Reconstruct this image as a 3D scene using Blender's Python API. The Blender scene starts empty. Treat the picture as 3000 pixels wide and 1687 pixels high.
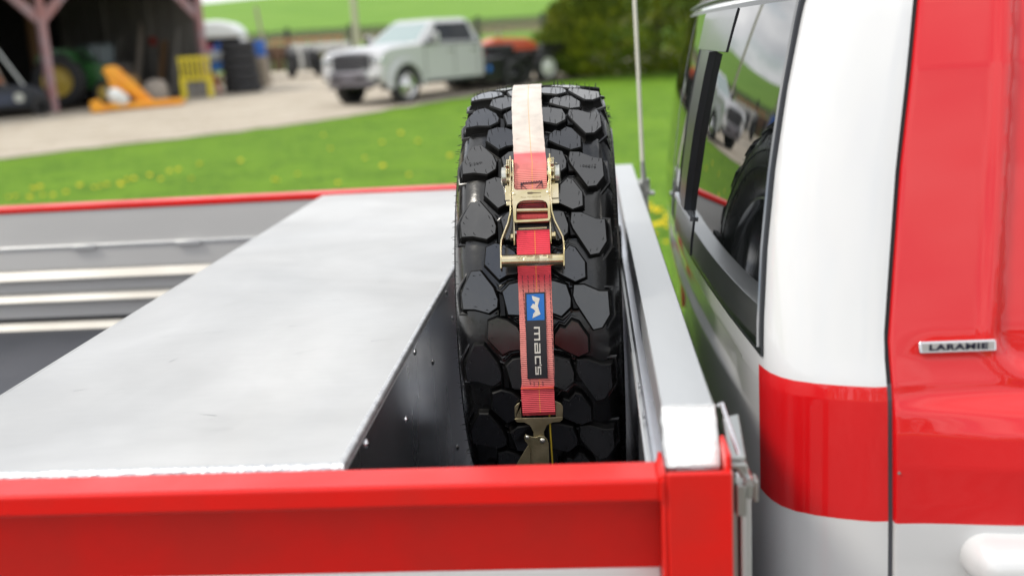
import bpy, bmesh, math, random
from mathutils import Vector, Matrix
random.seed(7)
R = math.radians
pi = math.pi
H = 1.95                      # eye height above the lawn beside the truck
S = bpy.context.scene
COL = S.collection

# ------------------------------------------------------------------ camera, world, sun, exposure
cam = bpy.data.cameras.new('camera'); cam_o = bpy.data.objects.new('camera', cam); COL.objects.link(cam_o)
CM = Matrix(((0.99602, 0.04040, 0.07948), (0.06835, 0.22636, -0.97164), (-0.05725, 0.97321, 0.22270)))
cam_o.matrix_world = Matrix.Translation((0, 0, H)) @ CM.to_4x4()
cam.sensor_width = 36; cam.lens = 38.04; cam.clip_start = .05; cam.clip_end = 2000
cam.dof.use_dof = True; cam.dof.focus_distance = 1.675; cam.dof.aperture_fstop = 2.5; cam.dof.aperture_blades = 0
S.camera = cam_o

SUN = Vector((-.58, -.24, .78)).normalized()
sun_el = math.asin(SUN.z); sun_az = math.atan2(SUN.x, SUN.y)
w = bpy.data.worlds.new('World'); S.world = w; w.use_nodes = True
nt = w.node_tree; nt.nodes.clear()
def N(nt, t, **k):
    n = nt.nodes.new(t)
    for a, b in k.items():
        if a in n.inputs.keys() if hasattr(n.inputs, 'keys') else False: n.inputs[a].default_value = b
        else: setattr(n, a, b)
    return n
out = N(nt, 'ShaderNodeOutputWorld'); bg = N(nt, 'ShaderNodeBackground'); bg.inputs['Strength'].default_value = .125
sky = N(nt, 'ShaderNodeTexSky'); sky.sky_type = 'NISHITA'; sky.sun_disc = False
sky.sun_elevation = sun_el; sky.sun_rotation = sun_az; sky.air_density = 1.0; sky.dust_density = 1.2; sky.ozone_density = 1.0
tc = N(nt, 'ShaderNodeTexCoord'); sep = N(nt, 'ShaderNodeSeparateXYZ')
nt.links.new(tc.outputs['Generated'], sep.inputs[0])
zc = N(nt, 'ShaderNodeMath', operation='MAXIMUM'); zc.inputs[1].default_value = 0.0; nt.links.new(sep.outputs['Z'], zc.inputs[0])
za = N(nt, 'ShaderNodeMath', operation='ADD'); za.inputs[1].default_value = .22; nt.links.new(zc.outputs[0], za.inputs[0])
dx = N(nt, 'ShaderNodeMath', operation='DIVIDE'); dy = N(nt, 'ShaderNodeMath', operation='DIVIDE')
nt.links.new(sep.outputs['X'], dx.inputs[0]); nt.links.new(za.outputs[0], dx.inputs[1])
nt.links.new(sep.outputs['Y'], dy.inputs[0]); nt.links.new(za.outputs[0], dy.inputs[1])
cb = N(nt, 'ShaderNodeCombineXYZ'); nt.links.new(dx.outputs[0], cb.inputs[0]); nt.links.new(dy.outputs[0], cb.inputs[1])
no = N(nt, 'ShaderNodeTexNoise'); no.inputs['Scale'].default_value = 1.25; no.inputs['Detail'].default_value = 7; no.inputs['Roughness'].default_value = .55
nt.links.new(cb.outputs[0], no.inputs['Vector'])
rp = N(nt, 'ShaderNodeValToRGB'); rp.color_ramp.elements[0].position = .33; rp.color_ramp.elements[1].position = .50
nt.links.new(no.outputs['Fac'], rp.inputs[0])
no2 = N(nt, 'ShaderNodeTexNoise'); no2.inputs['Scale'].default_value = 2.6; no2.inputs['Detail'].default_value = 5
nt.links.new(cb.outputs[0], no2.inputs['Vector'])
cr = N(nt, 'ShaderNodeValToRGB'); cr.color_ramp.elements[0].position = .3; cr.color_ramp.elements[1].position = .7
cr.color_ramp.elements[0].color = (5.6, 5.75, 6.0, 1); cr.color_ramp.elements[1].color = (9.6, 9.6, 9.6, 1)
nt.links.new(no2.outputs['Fac'], cr.inputs[0])
mx = N(nt, 'ShaderNodeMix', data_type='RGBA')
nt.links.new(rp.outputs[0], mx.inputs[0]); nt.links.new(sky.outputs[0], mx.inputs[6]); nt.links.new(cr.outputs[0], mx.inputs[7])
nt.links.new(mx.outputs[2], bg.inputs[0]); nt.links.new(bg.outputs[0], out.inputs[0])

sl = bpy.data.lights.new('sun', 'SUN'); sl.energy = 1.5; sl.angle = R(10); sl.color = (1, .94, .84)
so = bpy.data.objects.new('sun', sl); COL.objects.link(so); so.rotation_euler = SUN.to_track_quat('Z', 'Y').to_euler(); so.location = (0, 0, 30)
S.view_settings.view_transform = 'Standard'; S.view_settings.look = 'None'; S.view_settings.gamma = 1; S.view_settings.use_curve_mapping = False
S.view_settings.exposure = .55
S.render.engine = 'CYCLES'
S.cycles.max_bounces = 8; S.cycles.glossy_bounces = 5; S.cycles.diffuse_bounces = 3; S.cycles.sample_clamp_indirect = 6

# ------------------------------------------------------------------ materials
MATS = {}
def mat(name, base=(.5,.5,.5), rough=.5, metal=0., coat=0., coat_rough=.03, spec=.5, ior=None,
        var=0., var_scale=5., base2=None, bump=0., bump_scale=50., rough_var=0., stretch=None, sheen=0.):
    if name in MATS: return MATS[name]
    m = bpy.data.materials.new(name); m.use_nodes = True; t = m.node_tree; b = t.nodes['Principled BSDF']
    b.inputs['Base Color'].default_value = (*base, 1); b.inputs['Roughness'].default_value = rough
    b.inputs['Metallic'].default_value = metal; b.inputs['Coat Weight'].default_value = coat; b.inputs['Coat Roughness'].default_value = coat_rough
    b.inputs['Specular IOR Level'].default_value = spec
    if ior: b.inputs['IOR'].default_value = ior
    if sheen: b.inputs['Sheen Weight'].default_value = sheen
    co = N(t, 'ShaderNodeTexCoord'); mp = N(t, 'ShaderNodeMapping')
    if stretch: mp.inputs['Scale'].default_value = stretch
    t.links.new(co.outputs['Object'], mp.inputs[0])
    if base2 or rough_var:
        n = N(t, 'ShaderNodeTexNoise'); n.inputs['Scale'].default_value = var_scale; n.inputs['Detail'].default_value = 6
        t.links.new(mp.outputs[0], n.inputs['Vector'])
        r = N(t, 'ShaderNodeValToRGB'); r.color_ramp.elements[0].position = .35; r.color_ramp.elements[1].position = .65
        r.color_ramp.elements[0].color = (*base, 1); r.color_ramp.elements[1].color = (*(base2 or base), 1)
        t.links.new(n.outputs['Fac'], r.inputs[0]); t.links.new(r.outputs[0], b.inputs['Base Color'])
        if rough_var:
            mr = N(t, 'ShaderNodeMapRange'); mr.inputs['From Min'].default_value = .3; mr.inputs['From Max'].default_value = .7
            mr.inputs['To Min'].default_value = rough - rough_var; mr.inputs['To Max'].default_value = rough + rough_var
            t.links.new(n.outputs['Fac'], mr.inputs[0]); t.links.new(mr.outputs[0], b.inputs['Roughness'])
    if bump:
        n = N(t, 'ShaderNodeTexNoise'); n.inputs['Scale'].default_value = bump_scale; n.inputs['Detail'].default_value = 4
        t.links.new(mp.outputs[0], n.inputs['Vector'])
        bp = N(t, 'ShaderNodeBump'); bp.inputs['Strength'].default_value = bump; bp.inputs['Distance'].default_value = .01
        t.links.new(n.outputs['Fac'], bp.inputs['Height']); t.links.new(bp.outputs[0], b.inputs['Normal'])
    MATS[name] = m; return m

RED = mat('red paint', (.66, .003, .006), .4, coat=1, coat_rough=.035, bump=.012, bump_scale=35, spec=.3)
RAILRED = mat('red rail powder coat', (.72, .004, .001), .45, coat=.3, coat_rough=.18, spec=.3, base2=(.60, .008, .003), var_scale=9, rough_var=.10, bump=.02, bump_scale=300)
WHITE = mat('white car paint', (.66, .665, .67), .3, coat=1, coat_rough=.03)
GAP = mat('dark gap', (.02, .02, .022), .7)
SEAL = mat('grey rubber seal', (.10, .10, .115), .5)
ALU = mat('brushed aluminium', (.62, .63, .63), .42, metal=1., base2=(.70, .71, .71), var_scale=2.2, rough_var=.06, bump=.04, bump_scale=60, stretch=(1, .35, 1))
ALUTOP = mat('weathered aluminium lid', (.66, .68, .68), .47, metal=.85, base2=(.80, .81, .81), var_scale=2.6, rough_var=.12, bump=.10, bump_scale=5, stretch=(1.0, .5, 1))
ALUDARK = mat('polished dark aluminium', (.60, .62, .67), .28, metal=1., base2=(.5, .51, .55), var_scale=3, rough_var=.06, bump=.03, bump_scale=14, stretch=(1, 1, .25))
ALUWALL = mat('dull aluminium wall', (.50, .495, .48), .45, metal=.2, base2=(.60, .59, .57), var_scale=1.6, rough_var=.05, stretch=(.3, 1, 1))
FLOOR = mat('bed floor', (.045, .05, .062), .5, metal=.2, base2=(.07, .073, .085), var_scale=3, rough_var=.12)
RIBM = mat('rib aluminium', (.34, .33, .31), .5, metal=.8, base2=(.44, .43, .41), var_scale=3)
CHROME = mat('polished steel', (.72, .72, .73), .12, metal=1.)
STEEL = mat('satin steel', (.45, .46, .44), .35, metal=1.)
RUB = mat('tyre rubber', (.0032, .0032, .0036), .30, base2=(.005, .005, .005), var_scale=14, rough_var=.08, bump=.03, bump_scale=90, spec=.22)
SIDEM = mat('tread side rubber', (.003, .003, .003), .5, spec=.18)
CARC = mat('groove rubber', (.0035, .0035, .004), .24, base2=(.005, .005, .005), var_scale=12, rough_var=.07, bump=.25, bump_scale=16, spec=.6)
RUBTOP = mat('tread top rubber', (.0035, .0037, .0045), .17, base2=(.006, .006, .0075), var_scale=18, rough_var=.05, bump=.018, bump_scale=45, spec=.8, ior=1.62)
HAIR = mat('vent hair rubber', (.006, .006, .007), .5)
RUBOLD = mat('old rubber', (.028, .028, .03), .8)
BLACK = mat('black paint', (.012, .012, .014), .35)
GOLD = mat('yellow zinc plate', (.55, .46, .24), .22, metal=1., base2=(.66, .58, .41), var_scale=30, rough_var=.08)
GOLD2 = mat('worn zinc hook', (.30, .26, .15), .4, metal=1., base2=(.40, .35, .22), var_scale=40, rough_var=.08, bump=.1, bump_scale=300)
SILV = mat('dull zinc cap', (.58, .57, .50), .32, metal=1.)
PATCH = mat('black rubber patch', (.018, .018, .022), .45)
PBLUE = mat('blue patch', (.006, .13, .45), .45)
PTXT = mat('cream print', (.56, .53, .46), .5, base2=(.66, .63, .56), var_scale=300)
THREAD = mat('black thread', (.018, .012, .03), .7)
GLASS = mat('tinted glass', (.006, .007, .007), .012, ior=3.0, spec=.5)
TRIM = mat('black trim', (.012, .013, .016), .3)
GREYTRIM = mat('grey satin trim', (.05, .053, .06), .3, coat=.3, coat_rough=.1)
CREAM = mat('cream whip', (.66, .64, .55), .35)
WHITEP = mat('white stripe paint', (.80, .80, .78), .4, coat=.4)
YEL = mat('yellow insulation', (.5, .36, .02), .5)

def lidmat():
    m = mat('scuffed aluminium lid', (.60, .60, .595), .45, metal=.8); t = m.node_tree; b = t.nodes['Principled BSDF']
    co = N(t, 'ShaderNodeTexCoord')
    def nz(scale, det, st=None, dist=0.):
        mp = N(t, 'ShaderNodeMapping'); t.links.new(co.outputs['Object'], mp.inputs[0])
        if st: mp.inputs['Scale'].default_value = st
        n = N(t, 'ShaderNodeTexNoise'); n.inputs['Scale'].default_value = scale; n.inputs['Detail'].default_value = det; n.inputs['Distortion'].default_value = dist
        t.links.new(mp.outputs[0], n.inputs['Vector']); return n.outputs['Fac']
    def rng(f, a, b_, c, d):
        q = N(t, 'ShaderNodeMapRange'); q.inputs['From Min'].default_value = a; q.inputs['From Max'].default_value = b_; q.inputs['To Min'].default_value = c; q.inputs['To Max'].default_value = d; t.links.new(f, q.inputs[0]); return q.outputs[0]
    def mul(a, b_):
        q = N(t, 'ShaderNodeMath', operation='MULTIPLY'); t.links.new(a, q.inputs[0]); t.links.new(b_, q.inputs[1]); return q.outputs[0]
    big = rng(nz(2.2, 7, (.8, 1, 1), .9), .35, .68, .86, 1.06)      # broad smears of oxide
    streak = rng(nz(7, 6, (1, .5, 1), .5), .3, .7, .95, 1.03)       # grain along the sheet
    fine = rng(nz(90, 3, (.25, 1, 1)), .3, .7, .985, 1.01)
    blot = rng(nz(12, 3, (.6, 1, 1), .8), .66, .78, 1.0, .90)      # small dark water marks
    f = mul(mul(big, streak), mul(fine, blot))
    sc = N(t, 'ShaderNodeVectorMath', operation='SCALE'); sc.inputs[0].default_value = (.62, .615, .60); t.links.new(f, sc.inputs['Scale']); t.links.new(sc.outputs[0], b.inputs['Base Color'])
    t.links.new(rng(nz(2.6, 7, (1, .6, 1), .8), .3, .7, .40, .60), b.inputs['Roughness'])
    bp = N(t, 'ShaderNodeBump'); bp.inputs['Strength'].default_value = .12; bp.inputs['Distance'].default_value = .01
    t.links.new(nz(6, 4, (1, .4, 1), .5), bp.inputs['Height']); t.links.new(bp.outputs[0], b.inputs['Normal'])
    return m
LIDM = lidmat()
# ------------------------------------------------------------------ mesh building
class MB:
    def __init__(s): s.v = []; s.f = []; s.m = []; s.uv = {}
    def add(s, vs, fs, mi=0):
        o = len(s.v); s.v += [tuple(p) for p in vs]; s.f += [tuple(o+i for i in f) for f in fs]; s.m += [mi]*len(fs); return s
    def box(s, x0, x1, y0, y1, z0, z1, mi=0):
        v = [(x, y, z) for z in (z0, z1) for y in (y0, y1) for x in (x0, x1)]
        return s.add(v, [(0,2,3,1), (4,5,7,6), (0,1,5,4), (2,6,7,3), (0,4,6,2), (1,3,7,5)], mi)
    def prism(s, poly, f, d0, d1, mi=0):
        """poly: 2-D outline; f(a,b,d)->point"""
        n = len(poly); v = [f(a, b, d0) for a, b in poly] + [f(a, b, d1) for a, b in poly]
        fs = [tuple(range(n))[::-1], tuple(range(n, 2*n))] + [(i, (i+1) % n, n+(i+1) % n, n+i) for i in range(n)]
        return s.add(v, fs, mi)
    def tube(s, path, r, n=8, mi=0, cap=True):
        P = [Vector(p) for p in path]; rs = r if isinstance(r, (list, tuple)) else [r]*len(P)
        vs = []; up = None
        for i, p in enumerate(P):
            t = (P[min(i+1, len(P)-1)] - P[max(i-1, 0)]).normalized()
            if up is None: up = t.orthogonal().normalized()
            up = (up - t*up.dot(t)).normalized(); sd = t.cross(up)
            vs += [p + (up*math.cos(2*pi*k/n) + sd*math.sin(2*pi*k/n))*rs[i] for k in range(n)]
        fs = [(i*n+k, i*n+(k+1) % n, (i+1)*n+(k+1) % n, (i+1)*n+k) for i in range(len(P)-1) for k in range(n)]
        if cap: fs += [tuple(range(n))[::-1], tuple(range((len(P)-1)*n, len(P)*n))]
        return s.add(vs, fs, mi)
    def lathe(s, prof, c=(0,0,0), axis='X', n=32, mi=0, closed=False):
        """prof: (a, r) along axis"""
        vs = []
        for a, r in prof:
            for k in range(n):
                t = 2*pi*k/n; p, q = r*math.cos(t), r*math.sin(t)
                vs.append({'X': (c[0]+a, c[1]+p, c[2]+q), 'Y': (c[0]+p, c[1]+a, c[2]+q), 'Z': (c[0]+p, c[1]+q, c[2]+a)}[axis])
        m = len(prof); fs = [(i*n+k, i*n+(k+1) % n, ((i+1) % m)*n+(k+1) % n, ((i+1) % m)*n+k) for i in range(m if closed else m-1) for k in range(n)]
        return s.add(vs, fs, mi)
    def grid(s, rows, mi=0, mf=None, wrap=False):
        nr = len(rows); nc = len(rows[0]); o = len(s.v); s.v += [tuple(p) for r in rows for p in r]
        for i in range(nr-1):
            for j in range(nc if wrap else nc-1):
                s.f.append((o+i*nc+j, o+i*nc+(j+1) % nc, o+(i+1)*nc+(j+1) % nc, o+(i+1)*nc+j)); s.m.append(mf(i, j) if mf else mi)
        return s

ORG = {}
def org(o): return ORG.get(o.name, Vector((0, 0, 0))) if o else Vector((0, 0, 0))
def mesh_of(name, mb, mats, shift=Vector((0, 0, 0)), smooth=False):
    me = bpy.data.meshes.new(name)
    me.from_pydata([(v[0]-shift.x, v[1]-shift.y, v[2]-shift.z) for v in mb.v], [], mb.f); me.update()
    for m in (mats if isinstance(mats, (list, tuple)) else [mats]): me.materials.append(m)
    for p, mi in zip(me.polygons, mb.m): p.material_index = mi
    bm = bmesh.new(); bm.from_mesh(me); bmesh.ops.recalc_face_normals(bm, faces=bm.faces); bm.to_mesh(me); bm.free()
    if smooth:
        me.polygons.foreach_set('use_smooth', [True]*len(me.polygons))
        try: me.set_sharp_from_angle(angle=R(smooth if smooth is not True else 40))
        except Exception: pass
    return me
def obj(name, mb, mats, parent=None, bevel=0, smooth=False, label=None, kind=None, cat=None, group=None, seg=2):
    o = bpy.data.objects.new(name, None) if False else None
    sh = org(parent)
    me = mesh_of(name, mb, mats, sh, smooth)
    o = bpy.data.objects.new(name, me); COL.objects.link(o)
    if parent: o.parent = parent
    ORG[o.name] = sh
    if bevel:
        b = o.modifiers.new('bevel', 'BEVEL'); b.width = bevel; b.segments = seg; b.limit_method = 'ANGLE'; b.angle_limit = R(35)
        me.polygons.foreach_set('use_smooth', [True]*len(me.polygons))
        try: me.set_sharp_from_angle(angle=R(35))
        except Exception: pass
        b.harden_normals = False
    if label: o['label'] = label
    if kind: o['kind'] = kind
    if cat: o['category'] = cat
    if group: o['group'] = group
    return o
def thing(name, label, cat, loc=(0, 0, 0), group=None, local=False):
    o = bpy.data.objects.new(name, None); COL.objects.link(o); o.location = loc; o.empty_display_size = .1
    o['label'] = label; o['category'] = cat
    if group: o['group'] = group
    ORG[o.name] = Vector((0, 0, 0)) if local else Vector(loc)
    return o
def clone(o, parent=None, loc=None, rot=None, label=None):
    c = o.copy(); COL.objects.link(c)
    if parent: c.parent = parent
    if loc is not None: c.location = loc
    if rot is not None: c.rotation_euler = rot
    if label: c['label'] = label
    ORG[c.name] = org(o); return c
def clone_tree(o, parent=None, **k):
    c = clone(o, parent, **k)
    for ch in list(o.children): clone_tree(ch, c)
    return c
def Z(z): return z + H
def interp(x, xs, ys):
    if x <= xs[0]: return ys[0]
    for a, b, c, d in zip(xs, xs[1:], ys, ys[1:]):
        if x <= b: return c + (d-c)*(x-a)/(b-a)
    return ys[-1]
def smst(a, b, x):
    t = max(0, min(1, (x-a)/(b-a))); return t*t*(3-2*t)

# ------------------------------------------------------------------ ground and hill
def gz(x, y):
    """height of the ground: nearly level near the truck, climbing gently, then the hillside"""
    base = .0258*max(y, -40) if y < 62 else .0258*62
    if y > 62:
        t = y-62; sl_ = .0925 + .00045*x*.5
        base += .0258*t + (sl_-.0258)*(t - 30*(1-math.exp(-t/30)))
        if y > 262: base -= .0016*(y-262)**2*.5 if y < 330 else .0016*(68**2)*.5 + .1*(y-330)
    return base
def sheet(name, poly_rows, m, dz, **k):
    mb = MB(); mb.grid([[(x, y, gz(x, y)+dz) for x, y in row] for row in poly_rows]); return obj(name, mb, m, **k)

def groundmat(name, cols, scales, rough=.9, bump=.4, bscale=30, stretch=None):
    m = bpy.data.materials.new(name); m.use_nodes = True; t = m.node_tree; b = t.nodes['Principled BSDF']; b.inputs['Roughness'].default_value = rough
    b.inputs['Specular IOR Level'].default_value = .2
    co = N(t, 'ShaderNodeTexCoord'); mp = N(t, 'ShaderNodeMapping'); t.links.new(co.outputs['Object'], mp.inputs[0])
    if stretch: mp.inputs['Scale'].default_value = stretch
    last = None
    for i, (c, s) in enumerate(zip(cols[1:], scales)):
        n = N(t, 'ShaderNodeTexNoise'); n.inputs['Scale'].default_value = s; n.inputs['Detail'].default_value = 5
        t.links.new(mp.outputs[0], n.inputs['Vector'])
        r = N(t, 'ShaderNodeMapRange'); r.inputs['From Min'].default_value = .42; r.inputs['From Max'].default_value = .62; t.links.new(n.outputs['Fac'], r.inputs[0])
        x = N(t, 'ShaderNodeMix', data_type='RGBA'); t.links.new(r.outputs[0], x.inputs[0]); x.inputs[7].default_value = (*c, 1)
        if last: t.links.new(last.outputs[2], x.inputs[6])
        else: x.inputs[6].default_value = (*cols[0], 1)
        last = x
    t.links.new(last.outputs[2], b.inputs['Base Color'])
    n = N(t, 'ShaderNodeTexNoise'); n.inputs['Scale'].default_value = bscale; n.inputs['Detail'].default_value = 6; t.links.new(mp.outputs[0], n.inputs['Vector'])
    bp = N(t, 'ShaderNodeBump'); bp.inputs['Strength'].default_value = bump; bp.inputs['Distance'].default_value = .05
    t.links.new(n.outputs['Fac'], bp.inputs['Height']); t.links.new(bp.outputs[0], b.inputs['Normal'])
    return m
GRASS = groundmat('lawn grass', [(.092, .200, .007), (.125, .245, .010), (.058, .145, .005), (.135, .245, .016)], [.45, 1.6, 9])
FIELD = groundmat('green field', [(.150, .285, .035), (.175, .305, .045), (.125, .255, .03)], [.03, .2], stretch=(1, 3, 1))
ROUGHG = groundmat('rough grass', [(.115, .22, .02), (.17, .26, .04), (.09, .13, .03)], [.25, 1.1])
SOIL = groundmat('bare soil', [(.19, .18, .07), (.15, .22, .045), (.22, .17, .095)], [.15, .9])
GRAVEL = groundmat('gravel', [(.46, .40, .31), (.55, .49, .39), (.38, .32, .235), (.52, .47, .40)], [.5, 2.2, 14], bump=.6, bscale=60, stretch=(.5, 1, 1))
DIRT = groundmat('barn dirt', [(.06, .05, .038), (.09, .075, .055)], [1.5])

xs = [-420, -260, -160, -100, -60, -36, -20, -10, 0, 10, 22, 40, 70, 120, 200, 320, 480]
ysl = [-60, -20, 0, 10, 20, 30, 40, 50, 62]
sheet('lawn', [[(x, y) for x in xs] for y in ysl], GRASS, 0, kind='structure')
ysh = [62, 66, 70, 75, 82, 90, 100, 112, 126, 142, 160, 180, 200, 220, 240, 255, 265, 275, 290, 310, 330, 400]
sheet('hillside', [[(x, y) for x in xs] for y in ysh], FIELD, 0, kind='structure')
sheet('field_margin', [[(x, y) for x in xs[2:-2]] for y in (46, 50, 54, 58, 62)], ROUGHG, .012, kind='structure')
sheet('soil_strip', [[(x, y) for x in (-60, -36, -20, -10, 0, 10)] for y in (82, 90, 100)], SOIL, .05, kind='structure')
DRIVE = groundmat('pale drive', [(.20, .19, .175), (.27, .255, .235), (.16, .15, .135)], [.6, 5], bump=.5, bscale=70)
sheet('drive', [[(x, y) for x in (-60, -20, 0, 10, 22, 60)] for y in (-40, -20, 0, 4.2)], DRIVE, .015, kind='structure')  # unseen ground behind the camera, added to keep the bounce light neutral
# gravel yard: near edge follows the lawn, far edge runs behind the pickup
near = [(-40, 3), (-26, 9.5), (-18, 14.4), (-13, 16.6), (-10.12, 17.9), (-8.62, 19.1), (-7.4, 19.9), (-6.22, 21.1), (-5.29, 22.1), (-4.29, 24.0), (-3.0, 26.0), (-2.0, 27.9), (-.6, 30.2), (1.5, 32.5), (6, 35), (20, 39)]
nr_ = []
for (ax, ay), (bx_, by_) in zip(near, near[1:]):
    m_ = max(1, int(math.hypot(bx_-ax, by_-ay)/.35))
    for k in range(m_):
        t = k/m_; nr_.append((ax+(bx_-ax)*t+random.uniform(-.10, .10), ay+(by_-ay)*t+random.uniform(-.16, .16)))
near = nr_+[near[-1]]
rows = []
for k in range(9):
    t = k/8; rows.append([(x + (0)*t, y + (46.5-y)*t) for x, y in near])
sheet('gravel_yard', rows, GRAVEL, .02, kind='structure')

# ------------------------------------------------------------------ NEAR TRUCK
truck = thing('flatbed_truck', 'red and white crew cab truck with an aluminium flatbed filling the foreground', 'truck', (.6, 2.22, .0))
XC = -.097
# --- bed: floor, near side, far side, headboard
fl = MB(); fl.box(-3.4, .062, 1.12, 3.36, Z(-.90), Z(-.842)); obj('bed_floor', fl, FLOOR, truck)
tube = MB(); tube.box(-3.4, .0565, 1.06, 1.1125, Z(-.479), Z(-.4535)); obj('side_rail', tube, RAILRED, truck, bevel=.004, seg=3, label='red near side rail of the flatbed')
mb = MB(); mb.box(-3.39, .0565, 1.1135, 1.1170, Z(-.580), Z(-.479)); obj('side_panel', mb, RAILRED, truck, label='recessed red near side panel')
mb = MB(); mb.box(-3.39, .0565, 1.1115, 1.1170, Z(-.86), Z(-.5803)); obj('stripe_panel', mb, WHITEP, truck, bevel=.002, label='white stripe below the recessed red panel')
mb = MB(); mb.box(.0567, .0625, 1.06, 1.125, Z(-.86), Z(-.4475)); mb.box(.0625, .1305, 1.06, 1.067, Z(-.86), Z(-.4475))
mb.box(.1245, .1305, 1.067, 1.125, Z(-.86), Z(-.4305))
obj('corner_post', mb, RAILRED, truck, bevel=.0025, label='red corner pocket at the front of the near side rail')
mb = MB(); mb.tube([(.0575, 1.062, Z(-.4535)), (.058, 1.085, Z(-.4505)), (.0575, 1.11, Z(-.452))], [.003, .0045, .003], 8); mb.tube([(.0572, 1.0595, Z(-.455)), (.0575, 1.0595, Z(-.467)), (.0572, 1.06, Z(-.478))], [.0022, .003, .0022], 8)
obj('weld_bead', mb, RAILRED, truck, smooth=True)
# far side wall: dull sheets, extruded ribs with sloping bright tops
fy = 3.36
mb = MB(); mb.box(-3.4, .0, fy, fy+.02, Z(-.5665), Z(-.4565)); obj('wall_sheet', mb, ALUWALL, truck, label='top grey sheet of the far bed wall')
mb = MB(); mb.box(-3.4, .0, fy-.004, fy+.02, Z(-.645), Z(-.578)); obj('wall_sheet', mb, ALUWALL, truck)
mb = MB(); mb.box(-3.4, .0, fy-.008, fy+.02, Z(-.578), Z(-.5665)); obj('wall_hinge_line', mb, ALU, truck, bevel=.002)
for x in (-1.66, -1.31, -2.1, -2.6):
    mb = MB(); mb.box(x-.04, x+.04, fy-.016, fy-.008, Z(-.582), Z(-.566)); obj('wall_clip', mb, ALU, truck, bevel=.002)
for a, b in ((-.6475, -.673), (-.7187, -.7465), (-.8198, -.842)):
    mb = MB(); mb.prism([(fy+.02, Z(a)), (fy-.003, Z(a)), (fy-.028, Z(b)), (fy-.028, Z(b-.004)), (fy+.02, Z(b-.004))], lambda y, z, d: (d, y, z), -3.4, 0)
    obj('wall_rib', mb, RIBM, truck, bevel=.0015)
for a, b in ((-.677, -.7187), (-.7505, -.806)):
    mb = MB(); mb.box(-3.4, 0, fy-.002, fy+.02, Z(b), Z(a)); obj('wall_sheet', mb, ALUWALL, truck)
mb = MB(); mb.box(-3.4, .0, fy+.004, fy+.02, Z(-.8198), Z(-.806)); obj('wall_shadow_gap', mb, GAP, truck)
mb = MB(); mb.box(-3.4, .09, fy-.004, fy+.075, Z(-.4565), Z(-.437)); obj('side_rail', mb, RAILRED, truck, bevel=.004, label='red far side rail of the flatbed')
mb = MB(); mb.box(-3.4, .09, fy+.021, fy+.06, Z(-.86), Z(-.457)); obj('side_panel', mb, RAILRED, truck, label='outer face of the far bed side')
# headboard beam with mitred near end
bx0, bx1, bt, bb = .0645, .1225, -.405, -.462
prof = [(1.150, Z(bt)), (1.0985, Z(bb+.004)), (1.0985, Z(bb)), (3.46, Z(bb)), (3.46, Z(bt))]
mb = MB(); mb.prism(prof, lambda y, z, d: (d, y, z), bx0, bx1); obj('headboard_beam', mb, ALU, truck, bevel=.004, seg=3, label='square aluminium tube across the front of the bed')
CAPM = mat('ground aluminium cap', (.80, .80, .79), .5, metal=.8, bump=.25, bump_scale=160)
mb = MB()
n_ = Vector((0, -.7071, .7071)); 
def capp(a, b, d):   # a across x, b up the slope
    return (a, 1.1005+b*.7071 - d*.7071, Z(bb+.005)+b*.7071 + d*.7071)
mb.prism([(bx0+.003, .001), (bx1-.003, .001), (bx1-.002, .069), (bx0+.002, .069)], capp, .0003, .0022); obj('end_cap', mb, CAPM, truck, bevel=.0015)
mb = MB()
rim = [(bx0+.001, .0), (bx1-.001, .0), (bx1+.0, .0715), (bx0, .0715), (bx0+.001, .0)]
pts = []
for (a0, b0), (a1, b1) in zip(rim, rim[1:]):
    for k in range(8): pts.append(capp(a0+(a1-a0)*k/8+random.uniform(-.0006, .0006), b0+(b1-b0)*k/8+random.uniform(-.0006, .0006), .0008))
mb.tube(pts+[pts[0]], [random.uniform(.0013, .0024) for _ in range(len(pts)+1)], 6); obj('weld_bead', mb, ALU, truck, smooth=True)
mb = MB(); mb.box(.054, .0665, 1.12, 3.36, Z(-.842), Z(bb-.0005)); obj('headboard_panel', mb, ALUDARK, truck)
mb = MB(); mb.box(.046, .054, 1.125, 3.36, Z(-.487), Z(-.479)); obj('headboard_trim', mb, ALU, truck, bevel=.002)
for y in (1.42, 1.30):
    mb = MB(); mb.lathe([(0, 0), (-.0015, .003), (-.004, .0045), (-.0045, .006)][::-1], (.0535, y, Z(-.47)), 'X', 10); obj('weld_spot', mb, ALU, truck, smooth=True)
mb = MB()
for k in range(6): mb.box(.036, .0535, 2.26, 2.33, Z(-.475+k*.012), Z(-.4645+k*.012))
obj('rubber_stop', mb, RUBOLD, truck, bevel=.001)
# latch hardware at the near front corner
mb = MB(); mb.tube([(.1245, 1.13, Z(-.399)), (.1285, 1.128, Z(-.396)), (.133, 1.12, Z(-.412)), (.140, 1.11, Z(-.436)), (.146, 1.10, Z(-.458)), (.1475, 1.10, Z(-.468))], .0022, 10); obj('latch_rod', mb, CHROME, truck, smooth=True)
mb = MB(); mb.add([(.1325, 1.16, Z(-.424)), (.150, 1.16, Z(-.420)), (.1495, 1.10, Z(-.4475)), (.1325, 1.10, Z(-.4475)),
                   (.1325, 1.16, Z(-.428)), (.150, 1.16, Z(-.424)), (.1495, 1.10, Z(-.4515)), (.1325, 1.10, Z(-.4515))],
                  [(0,1,2,3), (7,6,5,4), (0,4,5,1), (1,5,6,2), (2,6,7,3), (3,7,4,0)]); obj('latch_plate', mb, STEEL, truck, bevel=.001)
mb = MB(); mb.prism([(.1325, -.452), (.1495, -.452), (.156, -.474), (.150, -.4765), (.1385, -.458), (.1325, -.458)], lambda a, b, d: (a, d, Z(b)), 1.092, 1.108); obj('latch_arm', mb, STEEL, truck, bevel=.0015)
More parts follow.
